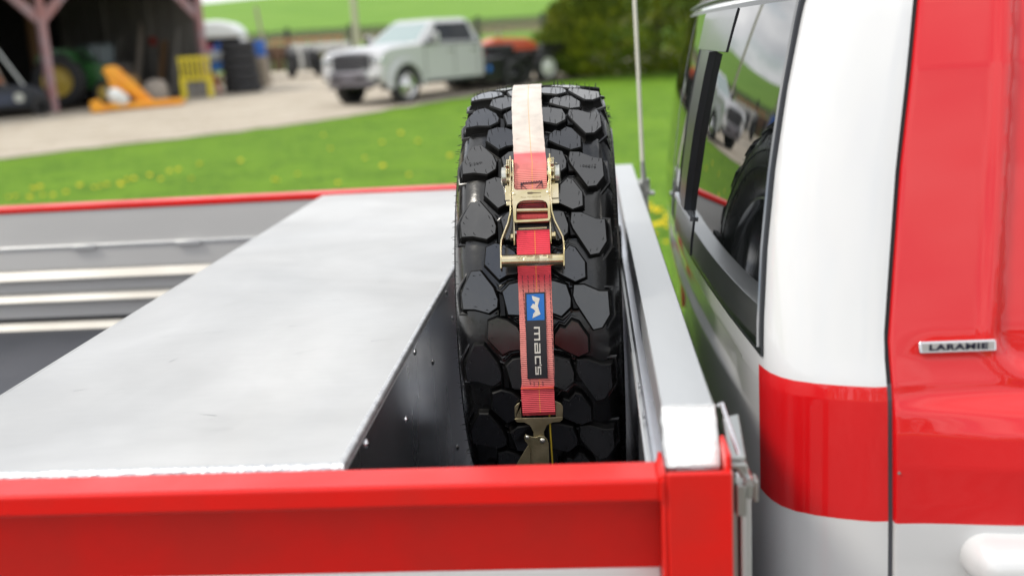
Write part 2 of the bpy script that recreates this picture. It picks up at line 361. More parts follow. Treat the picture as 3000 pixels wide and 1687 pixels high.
mb = MB(); mb.tube([(.1515, 1.085, Z(-.470)), (.1515, 1.112, Z(-.470))], .0045, 12); obj('latch_pin', mb, CHROME, truck, smooth=True)
mb = MB(); mb.box(.1312, .1380, 1.10, 1.116, Z(-.512), Z(-.468)); mb.box(.1385, .1495, 1.094, 1.116, Z(-.5135), Z(-.477)); mb.box(.150, .158, 1.10, 1.116, Z(-.496), Z(-.479)); mb.box(.158, .163, 1.10, 1.12, Z(-.50), Z(-.475)); obj('latch_block', mb, STEEL, truck, bevel=.0015)
for x0, x1, y in ((.1385, .146, 1.14), (.1475, .1525, 1.13), (.1555, .1635, 1.16)):
    mb = MB(); mb.box(x0, x1, y, y+.05, Z(-1.2), Z(-.498)); obj('headboard_strip', mb, STEEL if x1 < .15 else ALU, truck, bevel=.001)
mb = MB(); mb.box(.131, .150, 1.20, 3.2, Z(-1.3), Z(-.80)); obj('headboard_back', mb, GAP, truck)
# --- antenna
mb = MB(); mb.box(.123, .165, 2.975, 3.03, Z(-.437), Z(-.431)); mb.tube([(.140, 3.0, Z(-.56)), (.140, 3.0, Z(-.43))], .009, 12); mb.tube([(.137, 3.0, Z(-.431)), (.137, 3.0, Z(-.395))], .017, 16); mb.tube([(.137, 3.0, Z(-.395)), (.135, 3.0, Z(-.345))], [.008, .006], 12)
am = obj('antenna_mount', mb, STEEL, truck, smooth=30)
mb = MB(); mb.tube([(.135, 3.0, Z(-.345)), (.131, 3.0, Z(-.1)), (.123, 3.0, Z(.25)), (.11, 3.0, Z(.9))], [.0056, .0052, .0045, .003], 10); obj('antenna_whip', mb, CREAM, am, smooth=True)

# --- cab shell
def baseX(z): return interp(z, [-1.3, -.7, -.45, -.38, -.28, -.18, -.08, .02, .05, .09, .12], [.179, .174, .174, .177, .187, .202, .222, .246, .255, .289, .389])
ZS = [-1.30, -.9, -.75, -.66, -.603, -.56, -.50, -.45, -.432, -.40, -.36, -.18, -.06, .02, .06, .10, .13]
YS = [1.285, 1.272, 1.262, 1.262, 1.262, 1.264, 1.266, 1.268, 1.271, 1.280, 1.289, 1.325, 1.35, 1.372, 1.39, 1.43, 1.50]
def sideY(z): return interp(z, ZS, YS)
def bow(Y): return .032*((Y-2.22)/.85)**2
YC = 2.22
CORN = [(0, .11), (.004, .088), (.009, .070), (.018, .052), (.032, .036), (.055, .022), (.082, .011), (.105, .004)]
def cab_path(z):
    """plan outline at height z, far side front -> back -> near side"""
    xb, ys = baseX(z), sideY(z); p = []
    near = [(xb+bow(ys+.11)+a, ys+b) for a, b in CORN]
    far = [(x, 2*YC-y) for x, y in near]
    p += [(2.3, 2*YC-ys-.02), (1.2, 2*YC-ys-.01), (.6, 2*YC-ys)] + far[::-1]
    y0, y1 = 2*YC-ys-.11, ys+.11
    for k in range(1, 16):
        y = y0+(y1-y0)*k/16; p.append((xb+bow(y), y))
    return p+near
def seamX(z): return interp(z, [-1.3, -.75, -.45, -.38, -.176, .02, .055, .08, .10], [.352, .349, .345, .343, .364, .393, .405, .43, .50])
# pressed groove in the lower back wall
def back_press(y, z):
    d = 0.
    m = smst(1.50, 1.535, y)*smst(2.95, 2.90, y) if False else (smst(1.50, 1.54, y)*(1-smst(2.90, 2.94, y)))
    d += .011*m*(smst(-.514, -.499, z)-smst(-.455, -.449, z))
    return d
levels = []
zz = -1.3
zl = sorted(set([-1.3, -1.0, -.8, -.7, -.65, -.603, -.58, -.56, -.545, -.54, -.535, -.53, -.525, -.52, -.514, -.511, -.508, -.505, -.502, -.499, -.49, -.478, -.47, -.46, -.456, -.454, -.452, -.450, -.448, -.44, -.432, -.42, -.41, -.40, -.37, -.33, -.28, -.23, -.18, -.13, -.08, -.03, .0, .02, .035, .05, .06, .07, .08, .09, .10, .11, .12, .13]))
rows = []
for z in zl:
    P = cab_path(z)
    sx = seamX(z)-.003
    P = P + [(P[-1][0]+(sx-P[-1][0])*.5 if sx > P[-1][0]+.01 else P[-1][0]+.002, sideY(z)), (max(sx, P[-1][0]+.004), sideY(z)), (max(sx, P[-1][0]+.004)+.0005, sideY(z)+.022)]
    rows.append([(x + (back_press(y, z) if x < .32 else 0), y, Z(z)) for x, y in P])
nback = 3+9
nc = len(rows[0])
def mfc(i, j):
    z = zl[i]
    return 1 if (-.604 < z < -.433 and j >= nc-11) else 0
mb = MB(); mb.grid(rows, mf=mfc)
cab = obj('cab_body', mb, [WHITE, RED], truck, smooth=35)
# roof
mb = MB(); top = rows[-1][:-3]; tx = [(x+.0, y, z) for x, y, z in top]
mb.add([(p[0], p[1], Z(.1301)) for p in tx] + [(2.3, sideY(.13), Z(.1301))], [tuple(range(len(tx)+1))]); obj('roof_skin', mb, WHITE, truck)
# drip channel over the back window
# door: same skin beyond the seam, with shoulder bulge and recessed window surround
def doorY(x, z):
    y = sideY(z)
    bul = interp(z, [-.9, -.66, -.61, -.58, -.53, -.49, -.462, -.449, -.442, -.40], [.0, .012, .020, .024, .029, .026, .014, .002, .0, 0])
    y -= bul*(.35+.65*smst(.36, .52, x))
    # crease deepening just above the shoulder
    y += .004*smst(-.47, -.44, z)*(1-smst(-.43, -.36, z))*smst(.34, .40, x)
    # window surround: rounded corner region recessed
    r = .05; xr = .475+.085*(z+.38); cx, cz = xr+r, -.418+r
    px, pz = x-cx, z-cz
    if px < 0 and pz < 0: d = r-math.hypot(px, pz)
    else: d = min(x-xr, z+.418)
    y += .011*smst(-.005, .006, d) - .002*math.exp(-((d+.012)/.009)**2)
    return y
dz = []
z = -1.3
while z < .12:
    dz.append(z); z += .005 if z > -.70 else .05
dz = sorted(set([round(q, 4) for q in dz if abs(q+.603) > .002 and abs(q+.6) > .004] + [-.603]))
rows = []
for z in dz:
    sx = seamX(z)+.0035
    row = [(sx, sideY(z)+.022), (sx, doorY(sx, z)+.003), (sx+.0015, doorY(sx, z)+.0007), (sx+.004, doorY(sx+.004, z))]
    x = sx+.012
    xsn = [sx+.012+k*.012 for k in range(int((.445-sx-.012)/.012)+1)]
    n1 = 10; xsn = [sx+.008+(.445-sx-.008)*k/n1 for k in range(n1)] if sx < .43 else [sx+.008+.001*k for k in range(n1)]
    x0 = max(.445, xsn[-1]+.002)
    xsn += [x0+(.56-x0)*k/28 for k in range(29)] + [.6, .7, .9, 1.2, 1.30]
    row += [(q, doorY(q, z)) for q in xsn]
    rows.append([(a, b, Z(z)) for a, b in row])
mb = MB(); mb.grid(rows, mf=lambda i, j: 0 if dz[i] >= -.6031 else 1)
door = obj('rear_door', mb, [RED, WHITE], truck, smooth=35, label='red rear door with white lower half')
# dark seam backing
rows = [[(seamX(z)-.0036, sideY(z)+.0045, Z(z)), (seamX(z)+.0040, sideY(z)+.0045, Z(z))] for z in dz]
mb = MB(); mb.grid(rows, mf=lambda i, j: 0 if dz[i] > -.435 else 1); obj('door_seal', mb, [GAP, SEAL], truck)
# door handle (body-coloured) with recess line
def rbox(x0, x1, z0, z1, y0, y1, r, n=6):
    """rounded rectangle pad: y0 outer face, y1 back"""
    out = []
    for cx, cz, a0 in ((x1-r, z1-r, 0), (x0+r, z1-r, 90), (x0+r, z0+r, 180), (x1-r, z0+r, 270)):
        for k in range(n+1):
            a = R(a0+90*k/n); out.append((cx, cz, math.cos(a)*r, math.sin(a)*r))
    rings = []
    dep = y1-y0
    for t in (0, .12, .3, .55, .8, 1.0):
        sc = 1-(1-t)**2.2; ins = (1-math.sqrt(max(0, 1-(1-t)**2)))*min(dep, r)*.9
        rings.append([(cx+dx*(1-ins/r*.9)-(0), y0+dep*t, cz+dz_*(1-ins/r*.9)) for cx, cz, dx, dz_ in out])
    m = MB(); m.grid(rings, wrap=True); o = len(m.v); m.f.append(tuple(range(len(out)))); m.m.append(0); return m
m = rbox(.4285, .64, Z(-.678), Z(-.613), 1.198, 1.262, .030, 8)
hd = obj('door_handle', m, WHITE, door, smooth=50)
mb = MB(); mb.box(.4995, .503, 1.1965, 1.22, Z(-.668), Z(-.628)); obj('handle_seam', mb, GAP, door, bevel=.001)
mb = MB(); mb.lathe([(0, 0), (.0, .0018), (.003, .0018)], (.3535, 1.2535, Z(-.536)), 'Y', 10); obj('door_rivet', mb, CHROME, door, smooth=True)
# badge
mb = MB(); mb.prism([(.3767, -.3885), (.4645, -.3885), (.4658, -.3865), (.4652, -.3765), (.4638, -.3750), (.3767, -.3750), (.3752, -.3770), (.3755, -.3870)], lambda a, b, d: (a+.0055, sideY(b)-d, Z(b)-.0055), .000, .0042)
badge = obj('badge', mb, CHROME, door, bevel=.0012, label='chrome name badge')
mb = MB(); mb.box(.3837, .4683, sideY(-.382)-.0058, sideY(-.382)-.0040, Z(-.3923), Z(-.3822)); obj('badge_plate', mb, mat('badge face', (.62, .62, .62), .35, metal=.6), door)
def text_mesh(txt, size, ext=.0005, offset=.0, sx=1., font=None, spacing=1.):
    cu = bpy.data.curves.new('t', 'FONT'); cu.body = txt; cu.size = size; cu.extrude = ext; cu.offset = offset; cu.align_x = 'CENTER'; cu.align_y = 'CENTER'; cu.space_character = spacing
    cu.resolution_u = 3
    to = bpy.data.objects.new('t', cu); COL.objects.link(to)
    dg = bpy.context.evaluated_depsgraph_get(); me = bpy.data.meshes.new_from_object(to.evaluated_get(dg))
    bpy.data.objects.remove(to)
    m = MB(); m.v = [(v.co.x*sx, v.co.y, v.co.z) for v in me.vertices]; m.f = [tuple(p.vertices) for p in me.polygons]; m.m = [0]*len(m.f); return m
tm = text_mesh('LARAMIE', .0098, .0004, .00042, 1.62, spacing=1.12)
tm.v = [(.4260+x, sideY(-.382)-.0061-z, Z(-.3873)+y) for x, y, z in tm.v]
obj('badge_lettering', tm, mat('badge ink', (.01, .01, .03), .4), door)

# --- back window, split into three panes with a slider in the middle
def bk(y, z, d=0.): return (baseX(z)+bow(y)-d, y, Z(z))
zw0, zw1 = -.407, .030
def edgeY(z): return interp(z, [-.42, .03], [1.372, 1.462])       # near edge of the glass leans with the pillar
def pane(name, ya, yb, z0, z1, d0, d1, m, parent, **k):
    nz, ny = 14, 8; front = []; back = []
    for i in range(nz+1):
        z = z0+(z1-z0)*i/nz; a = ya(z) if callable(ya) else ya; b = yb(z) if callable(yb) else yb
        front.append([bk(a+(b-a)*j/ny, z, d1) for j in range(ny+1)]); back.append([bk(a+(b-a)*j/ny, z, d0) for j in range(ny+1)])
    mb = MB(); mb.grid(front); mb.grid(back)
    for (r0, r1) in ((front[0], back[0]), (front[-1], back[-1]), ([r[0] for r in front], [r[0] for r in back]), ([r[-1] for r in front], [r[-1] for r in back])): mb.grid([r0, r1])
    return obj(name, mb, m, parent, smooth=30, **k)
win = pane('rear_window', lambda z: edgeY(z)-.008, lambda z: 2*YC-edgeY(z)+.008, zw0-.010, zw1+.008, -.003, .0020, TRIM, truck, label='tinted rear window with a sliding middle pane')
div = lambda z: interp(z, [-.42, .03], [1.985, 1.86])
div2 = lambda z: 2*YC-div(z)
pane('window_pane', edgeY, lambda z: div(z)-.003, zw0, zw1, .0015, .0052, GLASS, win)
pane('window_pane', lambda z: div2(z)+.003, lambda z: 2*YC-edgeY(z), zw0, zw1, .0015, .0052, GLASS, win)
pane('window_sill', lambda z: div(z)+.002, lambda z: 2.30, zw0, -.340, .0015, .0075, GREYTRIM, win)
pane('sill_lip', lambda z: div(z)+.004, lambda z: 2.29, -.340, -.332, .0015, .013, mat('bright lip', (.45, .48, .52), .25, metal=.8), win)
pane('window_header', lambda z: div(z)+.002, lambda z: 2.30, -.040, zw1, .0015, .0075, GREYTRIM, win)
pane('window_pane', lambda z: div(z)+.002, lambda z: interp(z, [-.38, -.02], [2.05, 2.02]), -.331, -.041, .0015, .0030, GLASS, win)
pane('slider_bar', lambda z: interp(z, [-.38, -.02], [2.05, 2.02]), lambda z: interp(z, [-.38, -.02], [2.12, 2.075]), -.331, -.041, .0015, .016, TRIM, win)
pane('slider_bar', lambda z: interp(z, [-.38, -.02], [2.13, 2.083]), lambda z: interp(z, [-.38, -.02], [2.21, 2.15]), -.331, -.041, .0015, .010, TRIM, win)
pane('window_pane', 2.302, lambda z: div2(z)-.002, zw0, .03, .0015, .0045, GLASS, win)
mb = MB()
mb.tube([bk(edgeY(zw1)+.01+(2*YC-2*edgeY(zw1)-.02)*k/20, zw1+.018+.004*math.sin(pi*k/20), .004) for k in range(21)], .0035, 8); obj('roof_trim', mb, TRIM, truck, smooth=True)

# ------------------------------------------------------------------ TOOLBOX
tb = thing('toolbox', 'long unpainted aluminium toolbox lying across the bed beside the tyre', 'toolbox', (-.5765, 2.24, Z(-.842)))
x0, x1, y0, y1, zt = -.861, -.292, 1.118, 3.356, -.452
nx, ny = 20, 60
def tz(y): return .0085*(y-1.118)/2.24
def lidz(x, y):
    ex = min(x-x0, x1-x, .12)/.12
    return .0016*math.sin(5.1*y+2.2*x)*ex + .0022*math.sin(2.3*y-6*x+1)*ex + .0012*math.sin(11*y+9*x)*ex + tz(y)
rows = [[(x0+.004+(x1-x0-.008)*i/nx, y0+.0075+(y1-y0-.0115)*j/ny, Z(zt)+lidz(x0+(x1-x0)*i/nx, y0+(y1-y0)*j/ny)) for i in range(nx+1)] for j in range(ny+1)]
mb = MB(); mb.grid(rows); obj('toolbox_lid', mb, LIDM, tb, smooth=True)
mb = MB()
for sx, xx in ((1, x0+.006), (-1, x1-.006)):
    rr = []
    for j in range(ny+1):
        y = y0+(y1-y0)*j/ny; row = []
        for k in range(6):
            a = R(90*k/5); row.append((xx - sx*(math.sin(a)*.0078-.002), y, Z(zt)+tz(y)-.0105+math.cos(a)*.0107+random.uniform(-.0002, .0002)))
        rr.append(row)
    mb.grid(rr)
obj('rolled_edge', mb, mat('near edge aluminium', (.78, .78, .77), .42, metal=.8), tb, smooth=True)
mb = MB(); rr = []
for i in range(nx+1):
    x = x0+(x1-x0)*i/nx; rr.append([(x, y0+.007-math.sin(R(18*k))*.008, Z(zt)-.009+math.cos(R(18*k))*.0104) for k in range(6)])
mb.grid(rr)
obj('rolled_edge', mb, mat('edge aluminium', (.66, .67, .68), .38, metal=1., bump=.35, bump_scale=90, base2=(.58, .59, .60), var_scale=40), tb, smooth=True)
mb = MB(); mb.prism([(y0, Z(-.842)), (y1, Z(-.842)), (y1, Z(zt)-.0018), (y0, Z(zt)-.0103)], lambda y, z, d: (d, y, z), x1-.0035, x1); obj('toolbox_side', mb, ALUDARK, tb, label='polished side of the toolbox facing the tyre')
mb = MB(); mb.box(x0, x0+.003, y0, y1, Z(-.842), Z(zt)-.0058); obj('toolbox_side', mb, ALUDARK, tb)
mb = MB(); mb.box(x0+.003, x1-.0035, y0, y0+.003, Z(-.842), Z(zt)-.0095); obj('toolbox_end', mb, ALUDARK, tb)
mb = MB(); mb.box(x0+.003, x1-.0035, y1-.003, y1, Z(-.842), Z(zt)-.001); obj('toolbox_end', mb, ALUDARK, tb)
for y, z in ((2.007, -.466), (1.621, -.468), (1.789, -.536), (1.504, -.538), (1.237, -.472), (2.063, -.531), (2.007, -.78), (1.30, -.70), (2.4, -.47), (2.8, -.47)):
    mb = MB(); mb.lathe([(0, .0062), (.0012, .0058), (.0028, .004), (.0036, .0015), (.0037, 0)], (x1, y, Z(z)), 'X', 12); obj('rivet', mb, CHROME, tb, smooth=True)

# weld bead along the edge beside the tyre
mb = MB(); nbd = 560; pth = []; rad = []
for k in range(nbd):
    y = y0+.006+(y1-y0-.012)*k/(nbd-1); pth.append((x1-.0045+random.uniform(-.0003, .0003), y, Z(zt)+tz(y)-.0040)); rad.append((.0050, .0058, .0046)[k % 3]+random.uniform(-.0003, .0003))
mb.tube(pth, rad, 8); obj('weld_bead', mb, mat('weld aluminium', (.66, .66, .66), .42, metal=.85, base2=(.5, .5, .51), var_scale=60), tb, smooth=60)
# shallow dents and scratches pressed in the lid
SCR = mat('lid scratch', (.42, .43, .44), .5, metal=.7)
mb = MB()
for sx_, sy_, ln, an in ((-.52, 1.72, .03, .2), (-.66, 1.55, .022, 1.2), (-.43, 2.05, .04, .1), (-.75, 1.42, .02, .5), (-.50, 1.30, .03, 2.9), (-.36, 1.62, .035, .35), (-.60, 2.6, .06, 0)):
    a = Vector((sx_, sy_, 0)); e = a+Vector((math.cos(an), math.sin(an), 0))*ln; n2 = Vector((-math.sin(an), math.cos(an), 0))*.0007; zz0 = Z(zt)+.0001
    q = []
    for p in (a-n2, e-n2*.2, e+n2*.2, a+n2): q.append((p.x, p.y, Z(zt)+lidz(p.x, p.y)+.0004))
    mb.add(q, [(0, 1, 2, 3)])
obj('scratches', mb, SCR, tb, kind='stuff')
# ------------------------------------------------------------------ SPARE WHEEL
WC = Vector((XC, 1.99, Z(-.4895)))
wheel = thing('spare_wheel', 'new off-road tyre on its rim standing upright and strapped down', 'tyre', (XC, 1.99, Z(-.842)))
def cy(x, th, r):
    """x across (absolute), th degrees up from the camera-facing side, r radius"""
    t = R(th); return (x, WC.y - r*math.cos(t), WC.z + r*math.sin(t))
prof = [(-.098, .215), (-.112, .222), (-.128, .240), (-.132, .268), (-.1335, .300), (-.1295, .335), (-.121, .360), (-.113, .376), (-.104, .386), (-.08, .389), (-.04, .3905), (0, .391)]
prof = prof + [(-a, r) for a, r in prof[:-1]][::-1]
mb = MB(); mb.lathe(prof, WC, 'X', 132); obj('tyre_carcass', mb, CARC, wheel, smooth=50)
# moulded rings on the sidewall
for sgn in (-1, 1):
    for a, r in ((.1340, .285), (.1325, .322)):
        mb = MB(); mb.lathe([(sgn*(a-.003), r-.003), (sgn*(a+.0006), r-.0012), (sgn*(a+.0006), r+.0012), (sgn*(a-.003), r+.003)], WC, 'X', 120); obj('sidewall_ring', mb, RUB, wheel, smooth=30)
PITCH = 360/22
BL = {
 'A': [(-.1925, 4.7), (-.1805, 4.75), (-.1615, 1.0), (-.1555, -1.5), (-.1567, -3.0), (-.1687, -4.1), (-.190, -3.2), (-.2065, -3.1), (-.2085, .0), (-.2044, 1.5)],
 'B': [(-.168, 10.1), (-.1555, 10.75), (-.142, 10.2), (-.127, 8.7), (-.1228, 7.2), (-.1235, 4.2), (-.139, 4.0), (-.150, 3.2), (-.1705, 6.5)],
 'C': [(-.134, 1.5), (-.1256, 1.7), (-.116, 2.0), (-.104, 1.0), (-.103, -3.5), (-.112, -4.9), (-.1205, -4.7), (-.137, -4.5), (-.144, 0.1)],
 'D': [(-.0664, 1.9), (-.05, 1.1), (-.044, -1.7), (-.045, -3.4), (-.058, -5.1), (-.068, -4.5), (-.082, -3.8), (-.092, -2.2), (-.091, 1.0), (-.080, 2.3)],
 'E': [(-.035, 1.1), (-.022, 1.1), (.0005, -.4), (.0127, -.5), (.0140, -5.3), (.0025, -7.9), (-.009, -8.2), (-.0335, -2.3), (-.0368, -.9)],
 'F': [(-.041, 9.7), (-.0343, 9.3), (-.0205, 6.2), (-.0205, 3.1), (-.0345, 2.3), (-.054, 3.8), (-.068, 5.2), (-.067, 7.0), (-.0595, 8.4), (-.0515, 8.0)],
}
REF = {'A': 33.0, 'B': 16.55, 'C': 16.55, 'D': 16.45, 'E': 16.3, 'F': 0.0}
def topr(x): 
    u = abs(x-XC)/.112; return .4068 - .0095*u**2.2
def block_mesh(poly, r_of, drop, name, grow=.0058, top_m=1):
    th0 = sum(p[1] for p in poly)/len(poly); cx = sum(p[0] for p in poly)/len(poly)
    k = .4*pi/180
    def off(d):
        out = []; n = len(poly)
        P = [(p[0], p[1]*k) for p in poly]
        area = sum(P[i][0]*P[(i+1) % n][1]-P[(i+1) % n][0]*P[i][1] for i in range(n)); sg = 1 if area > 0 else -1
        for i in range(n):
            a, b, c = P[i-1], P[i], P[(i+1) % n]
            e1 = Vector((b[0]-a[0], b[1]-a[1])).normalized(); e2 = Vector((c[0]-b[0], c[1]-b[1])).normalized()
            n1 = Vector((e1.y, -e1.x))*sg; n2 = Vector((e2.y, -e2.x))*sg; nn = (n1+n2); nn = nn/max(.4, nn.length_squared)*2
            out.append((b[0]+nn.x*d, (b[1]+nn.y*d)/k))
        return out
    mb = MB(); rings = []
    for d, dr in ((grow+.0065, -drop-.002), (grow+.0052, -drop+.0016), (grow+.0032, -drop+.0022), (grow, -drop+.0006), (grow*.55, -drop*.55), (.0034, -.0028), (.0022, -.0007), (.0013, 0)):
        rings.append([cy(x, t, r_of(x)+dr) for x, t in off(d)])
    mb.grid(rings, wrap=True, mf=lambda i, j: 2 if i < 3 else 0)
    n = len(poly); mb.f.append(tuple(range(7*n, 8*n))); mb.m.append(top_m)
    return mb
def rot_copies(o, name_parent, n=22, step=PITCH):
    for i in range(1, n):
        c = clone(o, name_parent)
        a = R(step*i)   # rotate about the wheel axle
        M = Matrix.Translation(WC-org(name_parent)) @ Matrix.Rotation(a, 4, 'X') @ Matrix.Translation(-(WC-org(name_parent)))
        c.matrix_local = M
for key, poly in BL.items():
    P = [(x, t+REF[key]) for x, t in poly]
    mb = block_mesh(P, topr, .0165, key)
    o = obj('tread_block', mb, [SIDEM, RUBTOP, CARC], wheel, smooth=28)
    rot_copies(o, wheel)
# shoulder lugs running down the sidewalls, tie bars between blocks
lug = MB()
def lugmesh(side, t0, t1):
    xo = XC+side*.109; mb = MB(); rings = []
    for (dx, r), w_ in (((.0, .3925), 0), ((.0060, .386), .1), ((.0115, .371), .4), ((.0165, .352), .8), ((.0195, .334), 1.2)):
        rings.append([cy(xo+side*dx, t0+w_*.6, r), cy(xo+side*dx, (t0+t1)/2, r+.0012*0), cy(xo+side*dx, t1-w_*.6, r), cy(xo+side*(dx-.012), t1+.9, r-.012), cy(xo+side*(dx-.012), t0-.9, r-.012)])
    mb.grid(rings, wrap=True); n = 5; mb.f.append((0, 1, 2, 3, 4)); mb.m.append(0); mb.f.append((20, 21, 22, 23, 24)); mb.m.append(0); return mb
for side, t0, t1 in ((-1, 29.9, 34.2), (1, 11.0, 15.7)):
    o = obj('shoulder_lug', lugmesh(side, t0, t1), RUB, wheel, smooth=35); rot_copies(o, wheel)
tie = [(-.1505, 1.5), (-.1465, 1.0), (-.1485, -4.2), (-.1520, -4.2), (-.1530, -2)]
for pl_, rr in (([(x, t+16.55) for x, t in [(-.1502, -.5), (-.1462, -.8), (-.1450, -4.8), (-.1490, -4.8)]], .399), ([(x, t+16.4) for x, t in [(-.0405, .2), (-.0375, .2), (-.0330, -3.6), (-.0375, -3.6)]], .399)):
    o = obj('tie_bar', block_mesh(pl_, lambda x, rr=rr: rr, .010, 'tie', .002, 0), [RUB, RUB, CARC], wheel, smooth=30); rot_copies(o, wheel)
# little rubber vent hairs left from the mould
rnd = random.Random(3)
mb = MB()
def hair(p, d, L, w_=.00045):
    p = Vector(p); d = Vector(d).normalized(); u = d.orthogonal().normalized(); v = d.cross(u)
    bend = Vector((rnd.uniform(-1, 1), rnd.uniform(-1, 1), rnd.uniform(-1.2, .3)))*L*.18
    q = p+d*L*.55+bend*.35; e = p+d*L+bend
    vs = [p+u*w_, p-u*w_*.5+v*w_*.87, p-u*w_*.5-v*w_*.87, q+u*w_*.9, q-u*w_*.45+v*w_*.8, q-u*w_*.45-v*w_*.8, e]
    mb.add(vs, [(0,1,4,3), (1,2,5,4), (2,0,3,5), (3,4,6), (4,5,6), (5,3,6)])
for key, poly in BL.items():
    cx = sum(p[0] for p in poly)/len(poly); ct = sum(p[1] for p in poly)/len(poly)
    for i in range(22):
        base = REF[key]+PITCH*i
        if not (-35 < (base+180) % 360-180 < 125): continue
        for j, (x, t) in enumerate(poly):
            if (j*7+i) % 5 == 0: continue
            xx = x+(cx-x)*.14; tt = t+(ct-t)*.14
            if abs(xx+.104) < .034: continue
            th = tt+base; d = Vector(cy(0, th, 1))-Vector(cy(0, th, 0))
            hair(cy(xx, th, topr(xx)-.0003), d, (rnd.uniform(.006, .012) if th > 55 else rnd.uniform(.004, .0095)) if (th % 360) > 18 or th > 18 else rnd.uniform(.0008, .003), .00062)
for side in (-1, 1):
    for k in range(150):
        th = -40+k*1.25; xx = XC+side*.1255
        hair(cy(xx, th, .345+rnd.uniform(-.012, .02)), (side, 0, rnd.uniform(-.2, .25)), rnd.uniform(.004, .010), .00055)
o = obj('vent_hairs', mb, HAIR, wheel, kind='stuff')
# thin mould parting line across the blocks, and the ink numbers
tm = text_mesh('L-106619', .0062, .00008, .0001, 1.35, spacing=1.1)
tm.v = [cy(-.0125+x, 46.2+(y/.4)*180/pi, topr(-.0125)+.0001+z) for x, y, z in tm.v]; obj('printed_number', tm, HAIR, wheel)
tm = text_mesh('E-24/766', .0058, .00008, .0001, 1.3, spacing=1.1)
tm.v = [cy(-.184+x, 48.6+(y/.4)*180/pi, topr(-.184)+.0001+z) for x, y, z in tm.v]; obj('printed_number', tm, HAIR, wheel)
# rim
RIM = mat('polished rim', (.66, .66, .66), .16, metal=1.)
for sgn in (-1, 1):
    mb = MB(); mb.lathe([(sgn*.098, .214), (sgn*.113, .224), (sgn*.117, .2245), (sgn*.1175, .219), (sgn*.110, .212), (sgn*.100, .203), (sgn*.07, .198), (sgn*.03, .193), (sgn*.02, .188)], WC, 'X', 72); obj('rim_lip', mb, RIM, wheel, smooth=40)
mb = MB(); mb.lathe([(-.035, .192), (-.045, .15), (-.03, .10), (-.02, .075), (-.02, .0)], WC, 'X', 48); mb.lathe([(.02, .189), (-.02, .189)], WC, 'X', 48); obj('rim_disc', mb, BLACK, wheel, smooth=40)

